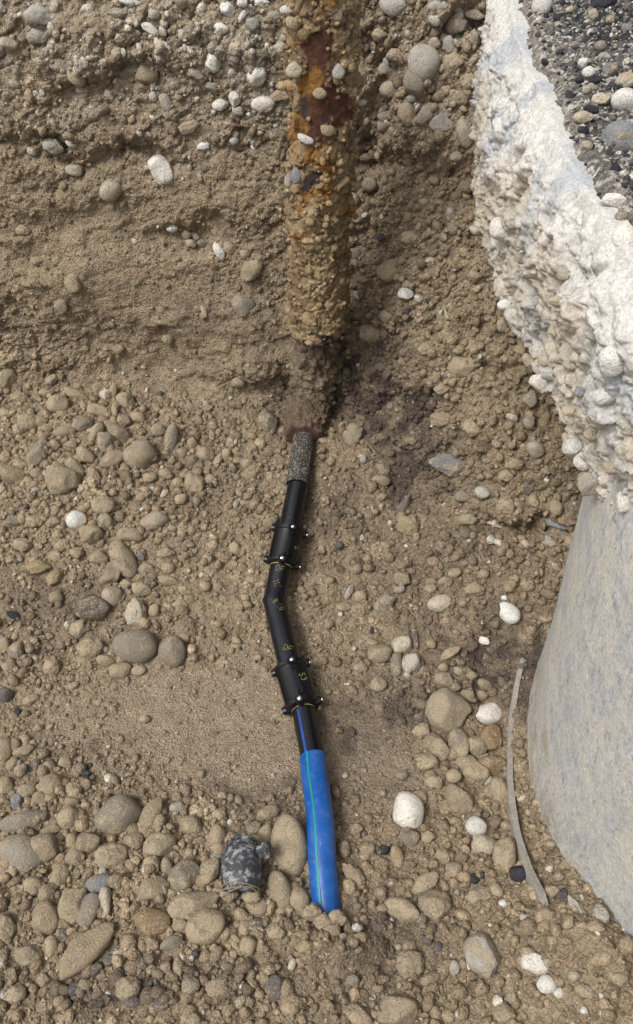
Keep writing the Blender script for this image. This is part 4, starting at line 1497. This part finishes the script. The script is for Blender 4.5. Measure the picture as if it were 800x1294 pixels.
310 72 15 10 70 L r
324 95 26 24 0 W c|round pale gritty lump in the upper wall near the riser
332 131 31 19 0 W o|white cobble half buried in the wall close to the riser
279 132 22 14 -8 W r|white oval pebble, left one of a touching pair
297 124 19 15 80 W a|white chipped pebble, right one of a touching pair
268 108 18 11 10 L r
249 91 22 13 30 L r
210 130 23 15 60 L r
240 160 28 16 -25 T a
302 139 17 14 40 L c
346 22 20 14 0 L c
330 3 22 11 0 W c
306 3 14 12 0 W r
356 60 16 22 80 L c
350 120 14 30 80 T s
140 240 30 26 -20 C o|cream rounded cobble in the middle of the earth wall
92 217 21 14 15 C r
80 219 8 7 0 C r
203 215 36 28 75 W a|bright white broken stone in the middle of the earth wall
68 186 28 20 15 L c
90 180 15 10 20 W c
257 184 17 11 -15 W c
296 178 12 11 0 L r
218 286 15 12 0 W c
277 317 24 13 62 W a|white stone in the small hollow left of the riser
240 308 15 11 10 C a
290 313 20 16 30 G a
318 340 36 24 -50 T a|angular tan wedge below the small hollow in the wall
248 299 14 10 20 G r
236 296 14 12 0 G r
256 306 16 12 10 G r
310 321 12 14 80 T r
93 358 25 21 80 T r|tan cobble flush with the wall face at left
77 386 22 17 80 G r|greenish grey cobble sunk in the lower wall
150 440 16 12 -15 G a
212 428 15 14 0 T r
182 463 7 5 20 C r
308 386 32 27 30 G r|greenish grey cobble in the wall left of the riser's lower end
301 481 18 16 0 T r
258 393 16 7 60 C s
48 330 20 12 0 T c
30 290 20 14 0 T c
22 250 16 12 0 T c
150 20 24 14 0 L c
120 30 20 14 0 T c
# loose on the asphalt
684 13 25 25 60 W o|smooth white stone near the asphalt edge at the top@A
749 23 14 13 60 C r@A
770 29 11 10 0 L r@A
744 95 17 14 0 W r@A
736 83 13 11 0 W r@A
741 118 13 11 0 L r@A
758 130 23 15 0 C a|yellowish white angular stone on the asphalt@A
791 108 30 22 0 C r|cream cobble, upper of two touching stones on the asphalt@A
787 131 34 27 0 W o|white cobble, lower of two touching stones on the asphalt@A
738 152 27 15 0 C a@A
782 182 48 42 20 K a|blue-grey lump of broken asphalt on the slab@A
769 92 19 16 0 K a@A
752 104 16 11 0 D a@A
764 74 16 8 10 L s@A
778 255 32 17 5 W a|flat white angular stone on the asphalt below the blue-grey lump@A
755 266 17 8 10 L s@A
796 307 36 36 0 W o|large white cobble on the asphalt cut by the frame edge@A
772 332 11 9 0 C a@A
782 344 12 9 0 W s@A
761 8 34 16 0 D a|black broken asphalt piece at the top of the slab@A
706 26 16 10 0 D a@A
726 62 12 10 0 K a@A
732 105 12 8 0 D a@A
748 143 20 10 10 D a@A
745 115 12 10 0 L r@A
775 8 14 10 0 K a@A
758 62 16 12 0 K a@A
790 40 14 12 0 K a@A
720 16 10 8 0 C r@A
788 275 18 14 0 K a@A
744 188 14 11 60 C r@A
# pebbles set in the slab face
683 483 25 21 20 W r@S
725 564 26 22 -20 W r@S
738 583 26 22 30 W r@S
748 614 38 32 20 L a@S
766 502 29 22 20 W r@S
736 497 15 14 0 K r@S
774 455 40 32 60 W r@S
792 633 30 26 -70 W r@S
792 656 30 24 10 L a@S
670 459 20 14 50 C r@S
716 350 20 16 0 L r@S
660 330 18 14 0 L r@S
640 385 20 14 0 W r@S
700 420 22 16 20 C r@S
750 545 24 18 0 C r@S
720 520 18 14 0 C r@S
690 455 16 14 0 C r@S
634 290 34 28 60 W r@S
775 590 24 18 30 C r@S
765 640 18 14 0 C r@S
705 380 18 14 0 C r@S
"""
rng = random.Random(4)
def place_stone(cx, cy, ln, wd, ang, cc, sh, bv):
    p, n, d = hit(cx, cy, bv)
    if bv is None:                      # piled over the buried end of the sleeve
        p = CAM + d * ((.085 - CAM[2]) / d[2]); n = np.array([0, 0, 1.0])
    dist = float((p - CAM) @ FW)
    a = ln * .5 * dist / FPX; b = wd * .5 * dist / FPX
    c_ = {'r': .85, 'o': .85, 'a': .85, 's': .38, 'c': .8}[sh] * min(a, b * 1.15)
    if sh == 's': c_ = max(.004, .5 * b)
    th = rad(ang)
    e1 = RT * math.cos(th) - UP * math.sin(th)
    e1 = e1 - d * (e1 @ d); e1 /= np.linalg.norm(e1)
    e2 = np.cross(d, e1)
    mir = rng.choice((-1, 1))
    M = Matrix(((e1[0] * a, e2[0] * b * mir, -d[0] * c_), (e1[1] * a, e2[1] * b * mir, -d[1] * c_), (e1[2] * a, e2[2] * b * mir, -d[2] * c_)))
    onw = 0.0 if n[2] < .6 else 1.0
    ctr = p + n * (c_ * (-.05 + .22 * onw)) - d * c_ * (.04 + .10 * onw) + n * .006
    o_m = rng.choice(SHAPES[sh, 1 if max(ln, wd) > 17 else 0])
    return o_m, M, ctr, a, b

listed = []
cur_zone = ''
for line in STONES.strip().splitlines():
    if line.startswith('#'):
        cur_zone = line[2:]; continue
    where = 'T'
    if '@' in line: line, where = line.split('@')
    spec, _, lab = line.partition('|')
    q = spec.split()
    listed.append((float(q[0]), float(q[1]), float(q[2]), float(q[3]), float(q[4]), q[5], q[6], lab, where, cur_zone))

NAME = {'o': 'cobble', 'r': 'cobble', 'a': 'rock', 's': 'shard', 'c': 'clod'}
def stone_name(sh, size): return 'pebble' if sh in 'rao' and size < 20 else NAME[sh]
CATN = {'cobble': 'stone', 'rock': 'rock', 'shard': 'stone shard', 'clod': 'earth clod', 'pebble': 'pebble'}
GROUP = {'under the wall, left heap': 'stones in the rubble heap under the earth wall', 'middle, left of pipe': 'stones in the rubble left of the new pipe',
         'lower left heap': 'stones in the lower left heap', 'bottom left': 'stones at the bottom left', 'around the old fitting': 'stones around the old fitting',
         'right of the blue sleeve': 'stones right of the blue sleeve', 'floor between pipe and rim': 'stones between pipe and curved rim',
         'bank on the right, under the slab': 'stones in the bank under the slab', 'high on the bank right of the riser': 'stones in the bank between riser and slab',
         'set in the earth wall left of the riser': 'stones set in the earth wall', 'loose on the asphalt': 'loose stones on the asphalt'}
anchors = [(s[0], s[1], s[7], s[9]) for s in listed if s[7]]
used_labels = {s[7] for s in listed if s[7]}
CUT = {'in', 'at', 'just', 'beside', 'below', 'above', 'left', 'right', 'with', 'lying', 'standing', 'jutting', ',', 'between', 'under', 'amid', 'half', 'cut', 'set', 'against', 'tucked', 'touching', 'leaning', 'behind', 'near', 'high', 'low', 'on', 'sticking', 'stuck', 'wedged', 'slanting', 'close', 'beside', 'sunk'}
def auto_label(s):
    cx, cy, ln, wd, an, cc, sh, lab, where, zone = s
    size = max(ln, wd)
    sz = 'tiny' if size < 13 else 'small' if size < 22 else 'middling'
    noun = {'o': 'smooth stone', 'r': 'rounded stone', 'a': 'angular stone', 's': 'flat splinter', 'c': 'earth clod'}[sh]
    if sh == 'r' and size < 20: noun = 'pebble'
    best = sorted(anchors, key=lambda q: math.hypot(q[0] - cx, q[1] - cy) + (0 if q[3] == zone else 60))
    for q in best[:6]:
        dx, dy = cx - q[0], cy - q[1]
        dist = math.hypot(dx, dy)
        w8 = ['right of', 'below and right of', 'below', 'below and left of', 'left of', 'above and left of', 'above', 'above and right of'][int(round(math.atan2(dy, dx) / (math.pi / 4))) % 8]
        room = 16 - len(f'{sz} {COLW[cc]} {noun} just {w8} the'.split())
        wds = q[2].replace(',', ' ,').split()
        cuts = [k_ for k_ in range(2, len(wds)) if wds[k_] in CUT] + [len(wds)]
        cuts = [k_ for k_ in cuts if len([w_ for w_ in wds[:k_] if w_ != ',']) <= room]
        if not cuts: continue
        ref = ' '.join(w_ for w_ in wds[:max(cuts)]).replace(' ,', ',')
        rw = ref.rstrip(',').split()
        while rw[-1].rstrip(',') in ('of', 'the', 'in', 'just', 'a', 'leaning', 'tucked', 'high', 'at', 'half', 'standing', 'lying', 'on', 'set', 'near', 'and', 'left', 'right', 'cut', 'touching', 'slanting', 'wedged', 'stuck', 'sticking', 'its', 'out', 'up', 'low', 'jutting', 'beside', 'below', 'above', 'to', 'with'): rw.pop()
        ref = ' '.join(rw).rstrip(',')
        for adv in ('', 'just ', 'well '):
            if adv == 'just ' and dist > 45: continue
            if adv == 'well ' and dist < 45: continue
            l_ = f'{sz} {COLW[cc]} {noun} {adv}{w8} the {ref}'
            if len(l_.split()) <= 16 and l_ not in used_labels:
                used_labels.add(l_); return l_
    return f'{sz} {COLW[cc]} {noun} among the {GROUP[zone]}'

for s in listed:
    cx, cy, ln, wd, an, cc, sh, lab, where, zone = s
    bv = {'T': BV_M, 'A': BV_A, 'S': BV_S, 'P': None}[where]
    m_, M, ctr, a, b = place_stone(cx, cy, ln, wd, an, cc, sh, bv)
    nm = stone_name(sh, max(ln, wd))
    o = bpy.data.objects.new(nm, m_)
    COL.objects.link(o)
    o.matrix_world = Matrix.Translation(Vector(ctr)) @ M.to_4x4()
    base, dst = COLS[cc]
    v = rng.uniform(.88, 1.12); h_ = rng.uniform(-.03, .03)
    o.color = (base[0] * v * (1 + h_), base[1] * v, base[2] * v * (1 - h_), max(0, min(1, dst + rng.uniform(-.10, .10))))
    if where == 'S':
        o.parent = slab; o.name = 'pebble'
    else:
        tag(o, lab or auto_label(s), CATN[nm], GROUP[zone])

# ------------------------------------------------------------------ old cut-off fitting lying in the rubble
def scuffed_material():
    m, nt, b = new_mat('scuffed_bitumen'); k = NT(nt)
    pos = k.n('ShaderNodeNewGeometry').outputs['Position']
    n1 = k.noise(pos, 48, 6, 0.7); n2 = k.noise(pos, 160, 4, 0.6)
    f_ = k.ramp(k.math('ADD', k.math('MULTIPLY', n1, .7), k.math('MULTIPLY', n2, .3)), [(0.50, 0.0), (0.60, 0.75)])
    c = k.mix(f_, k.mix(n2, (.014, .015, .019), (.05, .052, .06)), (.36, .36, .35))
    k.l(c, b.inputs['Base Color']); b.inputs['Roughness'].default_value = .55
    k.l(k.bump(n1, .6, .004), b.inputs['Normal'])
    return m
M_SCUFF = scuffed_material()
q0 = over(306, 1062, .062); q1 = over(304, 1130, .050)
axf = q1 - q0; Lf = np.linalg.norm(axf); axf /= Lf
fit = empty('pipe_fitting', tuple(q0 * [1, 1, 0] + [0, 0, .05]))
tag(fit, 'old scuffed black pipe fitting with white scrapes lying among the rocks', 'pipe fitting')
RF = .052
prof = [(-.02, .30), (-.02, .62), (.0, .70), (.10, .70), (.13, .78), (.16, .78), (.2, .90), (.26, .98), (.4, 1.0), (.7, 1.0), (.86, .93), (.96, .80), (1.0, .6), (1.0, .45), (.9, .4)]
V_, F_ = tube_arrays([q0 + axf * Lf * t_ for t_, _ in prof], [RF * s for _, s in prof], 48, VIEW_N, True, axf)
V_ = V_ + (fbm3(V_, 40, 3, 5) * .003)[:, None] * (V_ - V_.mean(0)) / .05
adopt(link('body', pydata('body', V_, F_), M_SCUFF), fit)
_, Nn, B = frame_for(axf, VIEW_N)
if B[0] < 0: B = -B
s0 = q0 + axf * Lf * .30; dr = B * .9 + Nn * .35; dr /= np.linalg.norm(dr)
V_, F_ = tube_arrays([s0 + dr * RF * .6, s0 + dr * RF * 1.25, s0 + dr * RF * 1.3, s0 + dr * RF * 1.55, s0 + dr * RF * 1.6], [.018, .017, .023, .023, .016], 6, axf)
adopt(link('side_port', pydata('side_port', V_, F_, True, rad(20)), M_SCUFF), fit)
V_, F_ = tube_arrays([q0 + axf * Lf * t_ for t_ in (.04, .045, .09, .095)], [RF * .72, RF * .80, RF * .80, RF * .72], 40, VIEW_N)
adopt(link('collar', pydata('collar', V_, F_), M_SCUFF), fit)
M_WIRE = plain_material('dirty_wire', (.20, .16, .11), .8)
parts = []
for i in range(3):
    th = np.linspace(0, 2 * np.pi, 40)
    r = RF * (.93 - .035 * i); cpt = q0 + axf * Lf * (.93 + .05 * i)
    pts = np.array([cpt + r * (math.cos(a) * Nn + math.sin(a) * B) + axf * .005 * math.sin(2 * a + i * 1.7) for a in th])
    parts.append(tube_arrays(pts, .0016, 6, axf + .01))
V_, F_ = join_arrays(parts)
adopt(link('wire_winding', pydata('wire_winding', V_, F_), M_WIRE), fit)

# white pebbles and shells caked onto the riser
for (cx, cy, ln, wd, an, cc) in [(428, 90, 17, 19, 0, 'L'), (386, 176, 22, 10, 20, 'W'), (374, 222, 14, 20, 0, 'K'), (364, 228, 10, 18, 0, 'L'), (372, 88, 22, 20, 0, 'C'), (404, 118, 18, 14, 0, 'T'), (424, 18, 18, 16, 0, 'T'), (362, 12, 10, 18, 80, 'W'),
                                 (370, 30, 18, 16, 0, 'T'), (443, 116, 18, 16, 0, 'T'), (414, 165, 18, 14, 0, 'T'), (440, 84, 14, 14, 0, 'T'), (457, 130, 8, 14, 80, 'L')]:
    d = pray(cx, cy)
    # nearest meeting of the ray with the riser's cylinder
    o2 = (CAM - bot)[:2]; d2 = d[:2]
    A_ = d2 @ d2; B_ = 2 * o2 @ d2; C0 = o2 @ o2 - (RR + .012) ** 2
    disc = B_ * B_ - 4 * A_ * C0
    t_ = (-B_ - math.sqrt(max(disc, 0))) / (2 * A_)
    p = CAM + d * t_
    dist = float((p - CAM) @ FW); a = ln * .5 * dist / FPX; b = wd * .5 * dist / FPX; c_ = min(a, b) * .7
    th = rad(an); e1 = RT * math.cos(th) - UP * math.sin(th); e1 = e1 - d * (e1 @ d); e1 /= np.linalg.norm(e1); e2 = np.cross(d, e1)
    M = Matrix(((e1[0] * a, e2[0] * b, -d[0] * c_), (e1[1] * a, e2[1] * b, -d[1] * c_), (e1[2] * a, e2[2] * b, -d[2] * c_)))
    o = bpy.data.objects.new('pebble', rng.choice(SHAPES['r', 0])); COL.objects.link(o)
    o.parent = old
    o.matrix_world = Matrix.Translation(Vector(p - np.array(old.location))) @ M.to_4x4()
    base, dst = COLS[cc]; o.color = (*base, dst)

# ------------------------------------------------------------------ loose crumbs too many to count
def scatter(name, pts, nrm, rad_, colr, mat, label, cat, seed, kinds='rac', sub=2, sink=.15):
    rg = np.random.default_rng(seed)
    n = len(pts)
    base = []
    for kd in kinds:
        for i in range(5): base.append(stone_shape(kd, seed * 50 + ord(kd) + i * 7, sub))
    F0 = base[0][1]; nv = len(base[0][0])
    B0 = np.stack([b_[0] for b_ in base])
    pick = rg.integers(0, len(base), n)
    q = rg.normal(size=(n, 4)); q /= np.linalg.norm(q, axis=1)[:, None]
    w_, x_, y_, z_ = q.T
    R = np.stack([1 - 2 * (y_ * y_ + z_ * z_), 2 * (x_ * y_ - z_ * w_), 2 * (x_ * z_ + y_ * w_), 2 * (x_ * y_ + z_ * w_), 1 - 2 * (x_ * x_ + z_ * z_), 2 * (y_ * z_ - x_ * w_),
                  2 * (x_ * z_ - y_ * w_), 2 * (y_ * z_ + x_ * w_), 1 - 2 * (x_ * x_ + y_ * y_)], -1).reshape(n, 3, 3)
    sc = np.stack([np.ones(n), rg.uniform(.62, 1, n), rg.uniform(.5, .9, n)], -1) * rad_[:, None]
    Vv = np.einsum('nij,nvj->nvi', R, B0[pick] * sc[:, None, :]) + (pts + nrm * (rad_ * sink)[:, None])[:, None, :]
    Ff = F0[None] + (np.arange(n) * nv)[:, None, None]
    C = np.repeat(colr, nv, 0)
    me_ = mesh_from(name, Vv.reshape(-1, 3), Ff.reshape(-1, 3), True, C)
    return tag(link(name, me_, mat), label, cat, None, 'stuff')

rg = np.random.default_rng(12)
PDf = PD.reshape(-1, 3); Nf = N.reshape(-1, 3); colf = col.reshape(-1, 3)
vis = inview.ravel() & (X.ravel() > -1.4) & (X.ravel() < .95)
isf = isw.ravel(); smf = sm.ravel()
# area weight of each grid point
du_ = np.linalg.norm(np.cross(du, dv), axis=-1).ravel()
stand_off = ((PDf[:, 0] - MC[0]) ** 2 + (PDf[:, 1] - MC[1]) ** 2) > (MR - .01) ** 2
def pick_pts(n, wgt):
    wgt = wgt * vis * stand_off * np.minimum(du_, 5e-5)
    cum = np.cumsum(wgt); r = rg.random(n) * cum[-1]
    return np.searchsorted(cum, r)
def tints(idx, lo=.75, hi=1.3, pale_p=.04, dark_p=.018):
    n = len(idx); c = colf[idx] * rg.uniform(lo, hi, n)[:, None]
    r = rg.random(n)
    c[r < pale_p] = np.array([.47, .43, .36]) * rg.uniform(.7, 1.2, (r < pale_p).sum())[:, None]
    m_ = r > 1 - dark_p; c[m_] = np.array([.085, .078, .076]) * rg.uniform(.7, 1.3, m_.sum())[:, None]
    return c
heap = np.clip(gsum([(90, 590, 130, 90, 1.0), (60, 1000, 90, 70, .8), (120, 1120, 150, 110, 1.0), (300, 1130, 90, 110, .9), (600, 1100, 90, 110, .7), (560, 900, 60, 60, .6), (640, 700, 100, 60, .6), (300, 1260, 300, 50, .8), (260, 590, 60, 60, .5), (60, 840, 60, 50, .6)]), 0, 1).ravel()
i_ = pick_pts(6800, (1 - isf) * (1 - .95 * smf) * (.22 + heap))
scatter('rubble', PDf[i_], Nf[i_], np.clip(rg.lognormal(math.log(.0098), .42, len(i_)), .006, .024), tints(i_, .8, 1.35, .025, .012), M_RUBBLE,
        'loose crumbled earth and gravel strewn over the trench floor', 'rubble', 3, 'cca')
i_ = pick_pts(13000, (1 - isf) * (1 - .75 * smf))
scatter('grit', PDf[i_], Nf[i_], np.clip(rg.lognormal(math.log(.0044), .35, len(i_)), .0025, .008), tints(i_, pale_p=.05), M_RUBBLE,
        'fine grit and crumbs over the trench floor', 'grit', 4, 'ca', 1)
right_w = (X.ravel() > .10) * 1.6 + (X.ravel() <= .10) * .35 * (1 - .8 * smf)
i_ = pick_pts(3600, isf * right_w)
scatter('wall_crumbs', PDf[i_], Nf[i_], np.clip(rg.lognormal(math.log(.0085), .45, len(i_)), .004, .022), tints(i_, pale_p=.02, dark_p=.01), M_RUBBLE,
        'small earth crumbs clinging to the dug trench wall', 'earth crumbs', 5, 'ca')
i_ = pick_pts(6000, isf * (.5 + .5 * (X.ravel() > .1)) * (1 - .5 * smf))
scatter('wall_grit', PDf[i_], Nf[i_], np.clip(rg.lognormal(math.log(.0045), .35, len(i_)), .0025, .008), tints(i_, pale_p=.03, dark_p=.01), M_RUBBLE,
        'fine earth grit stuck to the dug trench wall', 'grit', 7, 'ca', 1)
# pale gravel band high in the wall
band = (np.clip(pale, 0, 1).ravel() ** 1.5) * isf
i_ = pick_pts(520, band)
cp_ = np.where(rg.random(len(i_))[:, None] < .55, np.array([.44, .40, .34]), np.array([.30, .25, .185])) * rg.uniform(.75, 1.25, (len(i_), 1))
scatter('wall_gravel', PDf[i_], Nf[i_], np.clip(rg.lognormal(math.log(.0078), .5, len(i_)), .004, .020), cp_, M_RUBBLE,
        'pale gravel bedded high in the earth wall', 'gravel', 9, 'aac', 2, -.2)
# gravel on the asphalt
PAf = PA[4:-5][:, fi]; n_a = PAf.shape[0] * PAf.shape[1]
PAf = PAf.reshape(-1, 3); pxa, pya, _ = project(PAf); inner = np.tile(ai[4:-5][:, None], (1, fi.sum())).ravel()
wgt = ((pxa > 600) & (pxa < 880) & (pya > -60) & (pya < 480)) * (.45 + smooth((inner - .02) / .1))
cum = np.cumsum(wgt); i_ = np.searchsorted(cum, rg.random(3400) * cum[-1])
r = rg.random(len(i_))[:, None]
cg_ = np.where(r < .40, np.array([.045, .044, .048]), np.where(r < .80, np.array([.16, .148, .135]), np.array([.42, .385, .32]))) * rg.uniform(.7, 1.25, (len(i_), 1))
scatter('gravel', PAf[i_], np.tile([0, 0, 1.0], (len(i_), 1)), np.clip(rg.lognormal(math.log(.0042), .5, len(i_)), .0022, .012), cg_, M_ASPH,
        'black and pale loose gravel on top of the road slab', 'gravel', 6, 'aac', 1)

# earth and gravel crust on the riser, one part too fine to pick apart
fr = (pyr.ravel() < 470) & (PR.reshape(-1, 3)[:, 1] < RY + .02)
wr_ = fr * (.25 + crust.ravel())
cum = np.cumsum(wr_); i_ = np.searchsorted(cum, rg.random(650) * cum[-1])
cr_ = C_R.reshape(-1, 3)[i_] * .4 + tan_c * .6
cr_ = cr_ * rg.uniform(.7, 1.45, (len(i_), 1))
co = scatter('crust', PR.reshape(-1, 3)[i_], dirv.reshape(-1, 3)[i_], np.clip(rg.lognormal(math.log(.0062), .45, len(i_)), .003, .017), cr_, M_RUBBLE, 'tan earth and gravel caked on the riser', None, 8, 'ca')
adopt(co, old)
